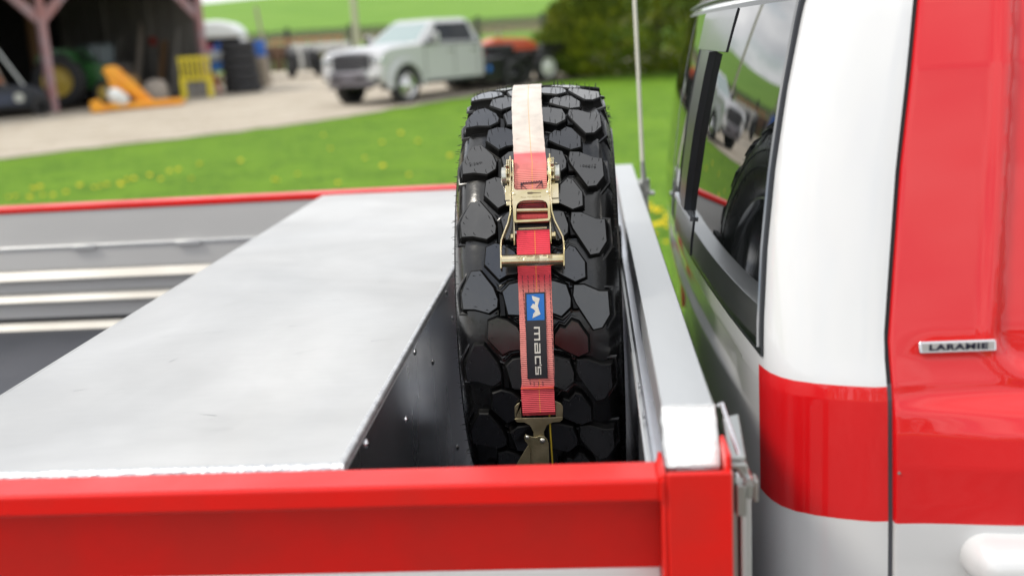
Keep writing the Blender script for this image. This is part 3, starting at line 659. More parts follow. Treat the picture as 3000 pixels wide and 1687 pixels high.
# ------------------------------------------------------------------ RATCHET STRAP
strap = thing('ratchet_strap', 'faded red webbing strap with a zinc ratchet pulled tight over the tyre', 'strap', (-.098, 1.585, Z(-.62)))
def webmat(name, fade):
    m = bpy.data.materials.new(name); m.use_nodes = True; t = m.node_tree; b = t.nodes['Principled BSDF']; b.inputs['Roughness'].default_value = .75
    b.inputs['Specular IOR Level'].default_value = .3
    uv = N(t, 'ShaderNodeUVMap'); sp = N(t, 'ShaderNodeSeparateXYZ'); t.links.new(uv.outputs[0], sp.inputs[0])
    ramp = N(t, 'ShaderNodeValToRGB'); el = ramp.color_ramp.elements
    while len(el) < len(fade): el.new(.5)
    for e, (p, c) in zip(el, fade): e.position = p; e.color = (*c, 1)
    co = N(t, 'ShaderNodeTexCoord'); nn = N(t, 'ShaderNodeTexNoise'); nn.inputs['Scale'].default_value = 38; nn.inputs['Detail'].default_value = 6; t.links.new(co.outputs['Object'], nn.inputs['Vector'])
    t.links.new(sp.outputs['Y'], ramp.inputs[0])
    # ribs
    mu = N(t, 'ShaderNodeMath', operation='MULTIPLY'); mu.inputs[1].default_value = 2*pi/.0030; t.links.new(sp.outputs['Z'], mu.inputs[0])
    uv3 = N(t, 'ShaderNodeAttribute'); uv3.attribute_name = 'len'; t.links.new(uv3.outputs['Fac'], mu.inputs[0])
    si = N(t, 'ShaderNodeMath', operation='SINE'); t.links.new(mu.outputs[0], si.inputs[0])
    mr = N(t, 'ShaderNodeMapRange'); mr.inputs['From Min'].default_value = -1; mr.inputs['To Min'].default_value = .72; mr.inputs['To Max'].default_value = 1.05; t.links.new(si.outputs[0], mr.inputs[0])
    nr = N(t, 'ShaderNodeMapRange'); nr.inputs['From Min'].default_value = .25; nr.inputs['From Max'].default_value = .75; nr.inputs['To Min'].default_value = .80; nr.inputs['To Max'].default_value = 1.15; t.links.new(nn.outputs['Fac'], nr.inputs[0])
    m1 = N(t, 'ShaderNodeMath', operation='MULTIPLY'); t.links.new(mr.outputs[0], m1.inputs[0]); t.links.new(nr.outputs[0], m1.inputs[1])
    # dark soiled spots
    n3 = N(t, 'ShaderNodeTexNoise'); n3.inputs['Scale'].default_value = 55; n3.inputs['Detail'].default_value = 2; t.links.new(co.outputs['Object'], n3.inputs['Vector'])
    r3 = N(t, 'ShaderNodeMapRange'); r3.inputs['From Min'].default_value = .70; r3.inputs['From Max'].default_value = .80; r3.inputs['To Min'].default_value = 1; r3.inputs['To Max'].default_value = .72; t.links.new(n3.outputs['Fac'], r3.inputs[0])
    m2 = N(t, 'ShaderNodeMath', operation='MULTIPLY'); t.links.new(m1.outputs[0], m2.inputs[0]); t.links.new(r3.outputs[0], m2.inputs[1])
    mixv = N(t, 'ShaderNodeVectorMath', operation='SCALE'); t.links.new(ramp.outputs[0], mixv.inputs[0]); t.links.new(m2.outputs[0], mixv.inputs['Scale'])
    # yellow centre thread
    d = N(t, 'ShaderNodeMath', operation='SUBTRACT'); d.inputs[1].default_value = .55; t.links.new(sp.outputs['X'], d.inputs[0])
    ab = N(t, 'ShaderNodeMath', operation='ABSOLUTE'); t.links.new(d.outputs[0], ab.inputs[0])
    lt = N(t, 'ShaderNodeMath', operation='LESS_THAN'); lt.inputs[1].default_value = .011; t.links.new(ab.outputs[0], lt.inputs[0])
    l2 = N(t, 'ShaderNodeMath', operation='MULTIPLY'); l2.inputs[1].default_value = .65; t.links.new(lt.outputs[0], l2.inputs[0])
    mc = N(t, 'ShaderNodeMix', data_type='RGBA'); t.links.new(l2.outputs[0], mc.inputs[0]); t.links.new(mixv.outputs[0], mc.inputs[6]); mc.inputs[7].default_value = (.85, .38, .05, 1)
    t.links.new(mc.outputs[2], b.inputs['Base Color'])
    bp = N(t, 'ShaderNodeBump'); bp.inputs['Strength'].default_value = .55; bp.inputs['Distance'].default_value = .0012; t.links.new(si.outputs[0], bp.inputs['Height']); t.links.new(bp.outputs[0], b.inputs['Normal'])
    return m
def ribbon(name, path, width, thick, m, parent, nu=8, wob=0.):
    P = [Vector(p) for p in path]; L = [0]
    for a, b in zip(P, P[1:]): L.append(L[-1]+(b-a).length)
    rows = []; rows2 = []; n = len(P)
    for i, p in enumerate(P):
        t = (P[min(i+1, n-1)]-P[max(i-1, 0)]).normalized(); nrm = Vector((1, 0, 0)).cross(t).normalized()
        if nrm.y > 0 and abs(nrm.y) > .2 or (abs(nrm.y) <= .2 and nrm.z < 0): nrm = -nrm
        row = []; row2 = []
        for j in range(nu+1):
            u = j/nu; x = (u-.5)*width + (rnd.uniform(-wob, wob) if j in (0, nu) else 0)
            row.append(p+Vector((x, 0, 0))+nrm*thick); row2.append(p+Vector((x, 0, 0)))
        rows.append(row); rows2.append(row2)
    mb = MB(); mb.grid(rows); mb.grid(rows2); mb.grid([[r[0] for r in rows], [r[0] for r in rows2]]); mb.grid([[r[-1] for r in rows], [r[-1] for r in rows2]])
    o = obj(name, mb, m, parent, smooth=40)
    me = o.data; uvl = me.uv_layers.new(name='UVMap'); at = me.attributes.new('len', 'FLOAT', 'POINT')
    sh = org(parent); tot = L[-1]
    info = []
    for blk in (rows, rows2):
        for i in range(n):
            for j in range(nu+1): info.append((j/nu, L[i]/tot, L[i]))
    for e in (0, -1):
        for blk in (rows, rows2):
            for i in range(n): info.append((0 if e == 0 else 1, L[i]/tot, L[i]))
    for k, (a, b, c) in enumerate(info): at.data[k].value = c
    for lp in me.loops: uvl.data[lp.index].uv = info[lp.vertex_index][:2]
    return o
def sx(th): return interp(th, [-10, 13, 28, 49, 69, 95, 180], [-.0990, -.0962, -.0965, -.1005, -.108, -.114, -.114])
rs = .4078
path = []
for k in range(12): path.append((-.114, WC.y+.4078, Z(-.80+.31*k/12)))
th = 180
while th >= 49.5: path.append(cy(sx(th), th, rs)); th -= 1.0
UP = webmat('faded webbing', [(0, (.76, .67, .59)), (.80, (.82, .75, .68)), (.885, (.82, .73, .65)), (.917, (.82, .66, .58)), (.919, (.84, .17, .19)), (1.0, (.86, .34, .27))])
path_up = path
# extend under the ratchet plate
TH0 = 33.0
tv = Vector((0, -math.sin(R(TH0)), -math.cos(R(TH0)))); wv = Vector((0, -math.cos(R(TH0)), math.sin(R(TH0))))
RO = Vector((0, WC.y, WC.z)) + wv*.4063
def rp_(u, v, w_): q = RO + tv*v + wv*w_; return (u, q.y, q.z)
path_up = path + [rp_(-.0975, v, w_) for v, w_ in ((-.088, .0085), (-.082, .0125), (-.075, .0165), (-.068, .0185), (-.06, .0185), (-.05, .0165), (-.04, .0145), (-.03, .0125), (-.02, .011))]
tot = sum((Vector(b)-Vector(a)).length for a, b in zip(path_up, path_up[1:]))
ribbon('upper_webbing', path_up, .0505, .0016, UP, strap, wob=.0003)
LOWW = webmat('red webbing', [(0, (.85, .055, .09)), (.27, (.86, .08, .11)), (.33, (.88, .27, .23)), (.70, (.86, .30, .26)), (.84, (.84, .22, .20)), (.86, (.80, .10, .12)), (1, (.78, .09, .11))])
low = [rp_(-.0955, v, .010-.006*smst(.03, .09, v)) for v in (.026, .034, .042, .050, .058, .066, .074)]
th = 20.5
while th > -4: low.append(cy(sx(th)+.0005, th, rs+.001)); th -= 1.0
yb, zb = low[-1][1], low[-1][2]
for k in range(1, 9): low.append((-.0992, yb-.0012*k/8*2, zb+(Z(-.560)-zb)*k/8))
ribbon('lower_webbing', low, .0505, .0022, LOWW, strap, wob=.0003)
mb = MB(); 
mb.tube([(x, yb-.0045, zb-.006+.0006*math.sin(x*200)) for x in [-.1245+.0505*k/10 for k in range(11)]], .0011, 6)
obj('webbing_fold', mb, mat('orange fold', (.60, .07, .02), .7), strap, smooth=True)
# second layer behind the hook
mb = MB(); mb.box(-.1245, -.074, yb+.002, yb+.004, Z(-.566), Z(-.545)); obj('webbing_loop', mb, mat('loop red', (.55, .05, .06), .8), strap)
# stitches
st = MB()
def seg3(pts, r=.0004): st.tube(pts, r, 5)
def cs(x, th, d=.0036): return cy(x, th, rs+d)
for x in (-.1145, -.1060, -.0975, -.0895, -.0810, -.0730):
    th = 20.0
    lim = 16.7 if -.110 < x < -.079 else -3.5
    while th > lim:
        xx = x + (.004*(1-th/20)*(1 if x < -.1 else 0) if lim < 0 else 0)*1.0
        seg3([cs(xx, th), cs(xx+.0003, th-.75)]); th -= .95
for x in (-.104, -.097, -.0905):
    seg3([cs(x, -2.9), cs(x, -3.9)])
# black box stitch on the upper strap
yz = lambda u, v: rp_(u, v, .0188)
px_ = -.1130
zig = []
for k in range(17): zig.append(yz(-.1125+.0325*k/16, -.0515+(.0014 if k % 2 else 0)-.0016*k/16))
seg3(zig, .0007)
zig = []
for k in range(17): zig.append(yz(-.1125+.0325*k/16, -.0495+(.0010 if k % 2 else 0)-.0016*k/16))
seg3(zig, .0005)
seg3([yz(-.1125, -.0515), yz(-.1122, -.040)], .0006); seg3([yz(-.0800, -.0530), yz(-.0798, -.041)], .0006)
seg3([yz(-.1115, -.0485), yz(-.104, -.040)], .0006); seg3([yz(-.0812, -.0500), yz(-.089, -.041)], .0006)
obj('stitching', st, THREAD, strap, kind='stuff')
# label patch; local (a across, b along) in millimetres measured from its top-left corner
def pt(a, b, d): # a: mm across (0..31), b: mm down (0..132)
    th = 16.35-(b/1000)/.4085*180/pi
    xl = -.1112+.0000*b + a/1000 - .0022*(b/132)
    return cy(xl, th, rs+.0036+d)
mb = MB()
rows = [[pt(31*i/4, 132*j/30, .0008) for i in range(5)] for j in range(31)]; rows2 = [[pt(31*i/4, 132*j/30, -.0008) for i in range(5)] for j in range(31)]
mb.grid(rows); mb.grid(rows2); mb.grid([rows[0], rows2[0]]); mb.grid([rows[-1], rows2[-1]]); mb.grid([[r[0] for r in rows], [r[0] for r in rows2]]); mb.grid([[r[-1] for r in rows], [r[-1] for r in rows2]])
patch = obj('label_patch', mb, PATCH, strap, smooth=30, label='black label patch with a blue square')
mb = MB(); mb.grid([[pt(2.4+26.4*i/4, 2.6+39.5*j/10, .0011) for i in range(5)] for j in range(11)]); obj('blue_square', mb, PBLUE, patch, smooth=True)
sc_ = .19
em = [(217,135),(281,156),(264,213),(283,277),(219,303),(226,272),(243,252),(232,238),(222,232),(205,222),(226,194),(240,202),(244,185),(224,168)]
mb = MB()
for dd, grow_, mi in ((.0013, 1.0, 0),):
    mb.prism([((x-163)*sc_, (y-110)*.2) for x, y in em], lambda a, b, d: pt(a, b, d), .0010, .0016)
obj('emblem', mb, PTXT, patch)
def glyphs():
    r = []
    r += [(0,13,0,47), (45,58,0,37), (90,103,0,37), (13,103,37,47)]
    r += [(190,203,0,47), (122,190,0,10), (122,190,19,28), (122,133,10,19), (126,190,38,47)]
    r += [(222,235,0,47), (235,285,37,47), (235,285,0,10)]
    r += [(290,297,36,54)]
    r += [(304,368,38,47), (304,368,19,28), (304,368,0,10), (304,316,28,38), (356,368,10,19)]
    return r
mb = MB()
for g0, g1, h0, h1 in glyphs():
    # glyph advance runs down the patch, glyph height runs to the right
    mb.prism([((228+h0-163)*sc_, (370+g0-110)*.2), ((228+h1-163)*sc_, (370+g0-110)*.2), ((228+h1-163)*sc_, (370+g1-110)*.2), ((228+h0-163)*sc_, (370+g1-110)*.2)], lambda a, b, d: pt(a, b, d), .0008, .0014)
obj('lettering', mb, PTXT, patch)
st2 = MB()
for a0, b0, a1, b1 in ((1, 1, 30, 1), (1, 131, 30, 131), (1, 1, 1, 131), (30, 1, 30, 131)):
    L_ = math.hypot(a1-a0, b1-b0); n = int(L_/2.4)
    for k in range(n):
        st2.tube([pt(a0+(a1-a0)*(k+.15)/n, b0+(b1-b0)*(k+.15)/n, .001), pt(a0+(a1-a0)*(k+.75)/n, b0+(b1-b0)*(k+.75)/n, .001)], .00045, 4)
obj('patch_stitching', st2, mat('patch thread', (.03, .03, .034), .5), patch, kind='stuff')

# --- ratchet
W2 = lambda a, b, d: rp_(a, b, d)
def sidep(u0, u1, poly):   # poly in (v,w)
    m = MB(); m.prism(poly, lambda v, w_, d: rp_(d, v, w_), u0, u1); return m
frame = obj('ratchet_frame', sidep(-.1255, -.1232, [(-.090, .004), (-.094, .012), (-.088, .026), (-.05, .022), (.0, .018), (.040, .014), (.048, .008), (.044, .002), (0, .001), (-.05, .002)]), GOLD, strap, bevel=.0005)
obj('frame_plate', sidep(-.0700, -.0677, [(-.090, .004), (-.094, .012), (-.088, .026), (-.05, .022), (.0, .018), (.040, .014), (.048, .008), (.044, .002), (0, .001), (-.05, .002)]), GOLD, frame, bevel=.0005)
mb = MB(); mb.prism([(-.1185, .019), (-.0745, .019), (-.0745, .0225), (-.1185, .0225)], lambda a, b, d: rp_(a, b, d), .002, .008); obj('frame_bridge', mb, GOLD, frame, bevel=.001)
handle = obj('ratchet_handle', (lambda m: (m.prism([(-.0995, -.0), (-.0995, .0)], W2, 0, 0) and m) if False else m)(MB().tube([rp_(-.0975, .0, .012), rp_(-.0975, .001, .012)], .001, 4)), GOLD, strap)
# arms of the handle: thin strips on edge
def strip(path_uv, w0, w1, th_):
    m = MB(); n = len(path_uv); vs = []
    for i, (u, v) in enumerate(path_uv):
        a = Vector(path_uv[max(i-1, 0)]); b = Vector(path_uv[min(i+1, n-1)]); t = (b-a).normalized(); nn = Vector((-t.y, t.x))*th_/2
        vs += [rp_(u-nn.x, v-nn.y, w0), rp_(u+nn.x, v+nn.y, w0), rp_(u+nn.x, v+nn.y, w1), rp_(u-nn.x, v-nn.y, w1)]
    fs = []
    for i in range(n-1):
        for k in range(4): fs.append((4*i+k, 4*i+(k+1) % 4, 4*i+4+(k+1) % 4, 4*i+4+k))
    fs += [(0, 1, 2, 3), (4*n-4, 4*n-3, 4*n-2, 4*n-1)]
    return m.add(vs, fs)
AL = [(-.1282, -.094), (-.1284, -.05), (-.1284, -.012), (-.1290, .002), (-.1325, .018), (-.1385, .034), (-.1428, .046), (-.1440, .056), (-.1437, .092)]
AR = [(-.0668, -.095), (-.0664, -.05), (-.0662, -.012), (-.0655, .002), (-.0615, .018), (-.0550, .033), (-.0500, .045), (-.0488, .056), (-.0494, .092)]
for A_ in (AL, AR): obj('handle_arm', strip(A_, .012, .0275, .0022), GOLD, handle, bevel=.0006)
mb = MB(); mb.tube([rp_(-.1432, .0785, .022), rp_(-.1425, .0785, .022), rp_(-.0505, .0800, .022), rp_(-.0498, .0800, .022)], [.0070, .0092, .0092, .0070], 20); obj('handle_grip', mb, GOLD, handle, smooth=30)
gt = MB()
gu = lambda a, b, d: rp_(-.1060+a*.001, .0785-b*.001, .022+.0092+d)
for g0, g1, h0, h1 in glyphs():
    s_ = .108
    x_0, x_1, y_0, y_1 = g0*s_, g1*s_, (h0-23)*.155, (h1-23)*.155
    rr_ = .00955
    def onbar(x, y, d): 
        a = y/9.2; return rp_(-.1060+x*.001, .0790-math.sin(a)*(rr_+d), .022+math.cos(a)*(rr_+d))
    gt.tube([onbar(x_0, y_0, 0), onbar(x_1, y_0, 0), onbar(x_1, y_1, 0), onbar(x_0, y_1, 0), onbar(x_0, y_0, 0)], .0003, 4)
E2 = [((y-219)*.075-8.2, -(x-243)*.075) for x, y in em]
gt.tube([onbar(a, b, 0) for a, b in E2+[E2[0]]], .0003, 4)
obj('grip_lettering', gt, GOLD, handle)
# release plate with U cut and window
plate = MB()
def plate_ring(outer, inner, w0, w1):
    n = len(outer); vs = [rp_(*p, w1) for p in outer]+[rp_(*p, w1) for p in inner]+[rp_(*p, w0) for p in outer]+[rp_(*p, w0) for p in inner]; fs = []
    for i in range(n):
        j = (i+1) % n
        fs += [(i, j, n+j, n+i), (2*n+i, 3*n+i, 3*n+j, 2*n+j), (i, 2*n+i, 2*n+j, j), (n+i, n+j, 3*n+j, 3*n+i)]
    return MB().add(vs, fs)
outer = [(-.1265, -.055), (-.1240, -.047), (-.1222, -.0385), (-.1195, -.0365), (-.1050, -.0362), (-.0900, -.0360), (-.0750, -.0358), (-.0725, -.0375), (-.0712, -.0455), (-.0685, -.055), (-.0680, -.010), (-.0678, .010), (-.0685, .0155), (-.0710, .0175), (-.0975, .0180), (-.1210, .0180), (-.1238, .0160), (-.1245, .010), (-.1255, -.010)]
inner = [(-.1195, -.008), (-.1180, -.0125), (-.1140, -.0165), (-.1080, -.0180), (-.1020, -.0180), (-.0960, -.0180), (-.0850, -.0175), (-.0790, -.0165), (-.0745, -.0140), (-.0725, -.0105), (-.0718, -.006), (-.0718, .006), (-.0718, .0130), (-.0730, .0135), (-.0960, .0138), (-.1190, .0138), (-.1200, .0130), (-.1200, .005), (-.1198, -.003)]
pp = obj('release_plate', plate_ring(outer, inner, .0235, .0255), GOLD, handle, bevel=.0005)
mb = MB(); mb.prism([(-.1030, -.0300), (-.1015, -.0316), (-.0950, -.0316), (-.0935, -.0308), (-.0815, -.0300), (-.0815, -.0288), (-.0935, -.0290), (-.0950, -.0282), (-.1015, -.0282)], W2, .0254, .02565); obj('release_slot', mb, mat('slot shade', (.10, .07, .03), .6), handle)
for u, v in ((-.1225, -.0303), (-.0702, -.0303)):
    mb = MB(); c_ = rp_(u, v, .0255); mb.tube([c_, rp_(u, v, .0268), rp_(u, v, .0272)], [.0024, .0024, .0014], 12); obj('rivet', mb, GOLD, handle, smooth=30)
tm = text_mesh('PULL TO RELEASE', .0036, .00008, .00006, 1.1); tm.v = [rp_(-.0970+x, -.0230-y, .0256+z) for x, y, z in tm.v]; obj('engraved_text', tm, mat('engraving', (.30, .24, .13), .5, metal=.6), handle)
mb = MB(); mb.tube([rp_(-.120, -.0045, .019), rp_(-.071, -.0030, .019)], .0034, 14); obj('release_bar', mb, GOLD, handle, smooth=30)
mb = MB(); mb.tube([rp_(-.1195, .0045, .010), rp_(-.0718, .0055, .010)], .0075, 16); obj('webbing_roll', mb, mat('dark red webbing', (.42, .045, .045), .8, bump=.5, bump_scale=500), strap, smooth=30)
mb = MB(); mb.box(0, 0, 0, 0, 0, 0) if False else None
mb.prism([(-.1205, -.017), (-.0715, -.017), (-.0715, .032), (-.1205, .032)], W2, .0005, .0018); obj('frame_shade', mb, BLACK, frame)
st3 = MB()
for row_v in (-.0135, -.0108):
    st3.tube([rp_(-.1165+.039*k/24, row_v+(.0006 if k % 2 else -.0006), .0155) for k in range(25)], .00055, 4)
obj('webbing_stitching', st3, THREAD, strap, kind='stuff')
mb = MB(); mb.prism([(-.118, -.018), (-.074, -.018), (-.074, -.009), (-.118, -.009)], W2, .009, .0148); obj('webbing_wrap', mb, MATS['dark red webbing'], strap, bevel=.002)
# gears and caps on the spool
for sgn, ug, uc0, uc1 in ((-1, (-.1340, -.1296), -.1430, -.1342), (1, (-.0652, -.0606), -.0604, -.0512)):
    m = MB(); pr = []
    for k in range(44):
        a = 2*pi*k/44; r_ = .0235 if k % 4 < 2 else .0200; pr.append((-.0700+math.cos(a)*r_, .012+math.sin(a)*r_))
    for q0, q1 in ((ug[0], ug[0]+.0016), (ug[0]+.0026, ug[1])): m.prism(pr, lambda v, w_, d: rp_(d, v, w_), q0, q1)
    obj('ratchet_gear', m, GOLD, frame, bevel=.0003)
    m = MB(); prf = [(0, .0), (0, .0125), (.0012, .0148), (.0075, .0150), (.0090, .0145)]
    vs = []; nseg = 28; ringsr = []
    for a, r_ in prf:
        uu = uc0+a if sgn < 0 else uc1-a
        ringsr.append([rp_(uu, -.0660+math.cos(2*pi*k/nseg)*r_, .012+math.sin(2*pi*k/nseg)*r_) for k in range(nseg)])
    m.grid(ringsr, wrap=True); obj('spool_cap', m, SILV, frame, smooth=35)
    m = MB(); uu = (uc0+uc1)/2; m.tube([rp_(uu+.003*sgn*-1, -.0815, .020), rp_(uu+.0005, -.0790, .0215)], .0012, 8); obj('cap_pin', m, STEEL, frame, smooth=True)
mb = MB(); mb.tube([rp_(-.129, -.068, .010), rp_(-.066, -.068, .010)], .0065, 16); obj('spool', mb, GOLD, frame, smooth=30)
# pawl tabs
for a, b in (((-.1372, -.1258), (-.0680, -.0548)),):
    for (u0, u1) in (a, b):
        mb = MB(); mb.prism([(u0, -.0485), (u1, -.0485), (u1, -.0235), (u0, -.0235)], W2, .0155, .0175); obj('pawl_tab', mb, GOLD, frame, bevel=.0005)
        mb = MB(); mb.prism([(u0+.0015, -.0232), (u1, -.0232), (u1, -.0155), (u0+.0015, -.0155)], W2, .0135, .0155); obj('pawl_tab', mb, GOLD, frame, bevel=.0005)
for u0, u1 in ((-.1300, -.1256), (-.0676, -.0612)):
    m = MB(); pr = [(.0345+math.cos(R(60*k))*.0062, .008+math.sin(R(60*k))*.0062) for k in range(6)]; m.prism(pr, lambda v, w_, d: rp_(d, v, w_), u0, u1); obj('bolt_nut', m, GOLD, frame, bevel=.0005)
mb = MB(); mb.tube([rp_(-.124, .0275, .008), rp_(-.069, .0275, .008)], .004, 12); obj('frame_bolt', mb, STEEL, frame, smooth=30)

# --- hook
HX = lambda a, b, d: (a, 1.5845-d, Z(b))
ho = [(-.1233, -.5413), (-.132, -.5459), (-.1361, -.5502), (-.1373, -.5714), (-.1336, -.5759), (-.1227, -.5763), (-.1145, -.581), (-.1092, -.5918), (-.1099, -.6043), (-.0931, -.6048), (-.0929, -.5923), (-.0877, -.5819), (-.0791, -.5777), (-.0673, -.5772), (-.063, -.5738), (-.0615, -.5527), (-.0651, -.5473), (-.0732, -.543)]
mb = MB()
# built from pieces round the slot so that the slot is a real opening
mb.prism([(-.1233, -.5413), (-.132, -.5459), (-.1361, -.5502), (-.1370, -.5692), (-.1262, -.5692), (-.1262, -.5413)], HX, 0, .0035)
mb.prism([(-.0732, -.543), (-.0651, -.5473), (-.0615, -.5527), (-.0628, -.5692), (-.0732, -.5692)], HX, 0, .0035)
mb.prism([(-.1370, -.5694), (-.1373, -.5714), (-.1336, -.5759), (-.1227, -.5763), (-.1145, -.581), (-.1092, -.5918), (-.1099, -.6060), (-.0931, -.6060), (-.0929, -.5923), (-.0877, -.5819), (-.0791, -.5777), (-.0673, -.5772), (-.063, -.5738), (-.0628, -.5694)], HX, 0, .0035)
hook = obj('hook', mb, GOLD2, strap, bevel=.0006)
mb = MB(); mb.prism([(-.1216, -.5946), (-.1130, -.5985), (-.1060, -.6000), (-.0990, -.5975), (-.0925, -.5990), (-.0885, -.6035), (-.0863, -.6110), (-.0870, -.6600), (-.1164, -.6600), (-.1149, -.6261), (-.1183, -.6117), (-.1225, -.6060), (-.1240, -.6000)], HX, .0042, .0068); obj('hook_body', mb, GOLD2, hook, bevel=.0005)
mb = MB(); mb.prism([(-.1183, -.6117), (-.1151, -.6200), (-.1160, -.6600), (-.1480, -.6600), (-.1358, -.6389)], HX, .0075, .0095); obj('hook_lever', mb, GOLD2, hook, bevel=.0005)
for a, b, r_ in ((-.1188, -.5992, .0036), (-.0956, -.6056, .0046)):
    mb = MB(); c_ = HX(a, b, .0068); mb.tube([c_, (c_[0], c_[1]-.0015, c_[2]), (c_[0], c_[1]-.003, c_[2])], [r_, r_*.95, r_*.5], 14); obj('rivet', mb, SILV, hook, smooth=50)
wire = MB(); wire.tube([(-.0835, 1.59, Z(-.565)), (-.0833, 1.588, Z(-.60)), (-.0828, 1.59, Z(-.65)), (-.08, 1.60, Z(-.70)), (-.06, 1.62, Z(-.84))], .0013, 8)
obj('yellow_wire', wire, YEL, smooth=True, label='thin yellow wire hanging behind the strap hook', cat='wire')

# ------------------------------------------------------------------ BACKGROUND: wheels and vehicles (local coordinates: x forward, y left)
BODY = mat('silver white paint', (.49, .49, .50), .36, coat=.6, coat_rough=.06)
DGLASS = mat('dark car glass', (.006, .007, .008), .05, ior=1.4)
WSG = mat('windscreen glass', (.26, .34, .34), .03, ior=1.9)
GRILLE = mat('grille black chrome', (.025, .025, .03), .45)
RIMW = mat('steel wheel', (.62, .62, .62), .22, metal=.9)
LAMP = mat('head lamp', (.55, .58, .6), .1, metal=.4, ior=1.6)
GREYM0 = mat('dark chrome', (.12, .12, .13), .3, metal=.8)
PLUM = mat('plum bumper reflection', (.20, .19, .22), .35, metal=.5)  # plum tone paints in the dark reflections of the chrome bumper
RUBBG = mat('background rubber', (.02, .02, .021), .65)
def wheel_part(name, x, y, side, rad, wid, parent, rim_m, rr=.62, dish=.05):
    mb = MB(); mb.lathe([(-wid/2, rad*.66), (-wid/2, rad*.93), (-wid*.36, rad), (wid*.36, rad), (wid/2, rad*.93), (wid/2, rad*.66)], (x, y, rad), 'Y', 32)
    t = obj(name, mb, RUBBG, parent, smooth=30)
    s = side
    mb = MB(); mb.lathe([(s*wid*.46, rad*.67), (s*wid*.50, rad*.62), (s*(wid*.5-dish), rad*.52), (s*(wid*.5-dish*.3), rad*.36), (s*(wid*.5+.02), rad*.22), (s*(wid*.5+.05), rad*.16), (s*(wid*.5+.06), 0)], (x, y, rad), 'Y', 32); obj('rim', mb, rim_m, t, smooth=40)
    for k in range(8):
        mb = MB(); a = 2*pi*k/8; mb.tube([(x+math.cos(a)*rad*.42, y+s*(wid*.5-dish*.3), rad+math.sin(a)*rad*.42), (x+math.cos(a)*rad*.42, y+s*(wid*.5-dish*.3+.008), rad+math.sin(a)*rad*.42)], rad*.06, 8); obj('rim_hole', mb, BLACK, t)
    return t

pk = thing('pickup_truck', 'silver white crew cab pickup parked on the gravel facing the barn', 'pickup', (-5.01, 25.66, gz(-5, 25.7)-.015), local=True)
pk.rotation_euler = (0, R(-.5), math.atan2(-.845, -.535))
# lower body: side profile with wheel arch, extruded
def arch(cx, r, z0, n=10):
    return [(cx+r*math.cos(a), .42+r*math.sin(a)) for a in [pi*k/n for k in range(n+1)]]
side = [(.72, .52), (.78, .60), (.80, .80), (.79, 1.08), (.72, 1.19), (.45, 1.265), (0, 1.30), (-.55, 1.335), (-.75, 1.35), (-2.86, 1.37), (-2.92, 1.30), (-2.94, .75), (-2.92, .52), (-.60, .50)] + [(-.53, .55)] + [(.53*math.cos(a)*1.0, .46+.50*math.sin(a)) for a in [pi*(1-k/12) for k in range(13)]] + [(.53, .50)]
mb = MB(); mb.prism(side, lambda a, b, d: (a, d, b), -.94, .94); body = obj('body', mb, BODY, pk, bevel=.07, seg=4)
# hood crown
mb = MB(); rows = []
for i in range(9):
    x = .78-1.45*i/8; z = interp(x, [-.67, -.3, .2, .55, .78], [1.385, 1.365, 1.33, 1.28, 1.19])
    rows.append([(x, yy, z - .05*abs(yy/.82)**3 + (.022 if abs(yy) < .42 else 0) ) for yy in [-.82+1.64*j/12 for j in range(13)]])
mb.grid(rows); obj('hood', mb, BODY, pk, smooth=40)
# greenhouse
def gh(x, z, y): return (x, y, z)
gv = {'b': [(-.62, 1.34, .86), (-2.90, 1.36, .88)], 't': [(-1.42, 1.90, .66), (-2.62, 1.92, .68)]}
mb = MB()
B = [(-.60, .85, 1.34), (-.60, -.85, 1.34), (-2.93, -.88, 1.34), (-2.93, .88, 1.34)]
T1 = [(-1.38, .66, 1.865), (-1.38, -.66, 1.865), (-2.70, -.70, 1.885), (-2.70, .70, 1.885)]
T2 = [(-1.50, .58, 1.925), (-1.50, -.58, 1.925), (-2.62, -.60, 1.935), (-2.62, .60, 1.935)]
mb.add(B+T1+T2, [(0,1,5,4), (1,2,6,5), (2,3,7,6), (3,0,4,7), (4,5,9,8), (5,6,10,9), (6,7,11,10), (7,4,8,11), (8,9,10,11)])
obj('cab_top', mb, BODY, pk, bevel=.05, seg=3)
def lerp3(a, b, t): return tuple(a[i]+(b[i]-a[i])*t for i in range(3))
def quad_on(c00, c10, c01, c11, u0, u1, v0, v1, out_, m, name, inset=0):
    def p(u, v): return Vector(lerp3(lerp3(c00, c10, u), lerp3(c01, c11, u), v))
    n = (p(1, 0)-p(0, 0)).cross(p(0, 1)-p(0, 0)).normalized()
    if n.dot(Vector(out_)) < 0: n = -n
    q = [p(u0[0], v0), p(u1[0], v0), p(u1[1], v1), p(u0[1], v1)]
    mb = MB(); mb.add([a+n*.012 for a in q]+[a-n*.02 for a in q], [(0,1,2,3), (7,6,5,4), (0,4,5,1), (1,5,6,2), (2,6,7,3), (3,7,4,0)])
    return obj(name, mb, m, pk, bevel=.01)
quad_on(B[0], B[1], T1[0], T1[1], (.07, .07), (.93, .93), .10, .95, (1, 0, .5), WSG, 'windscreen')
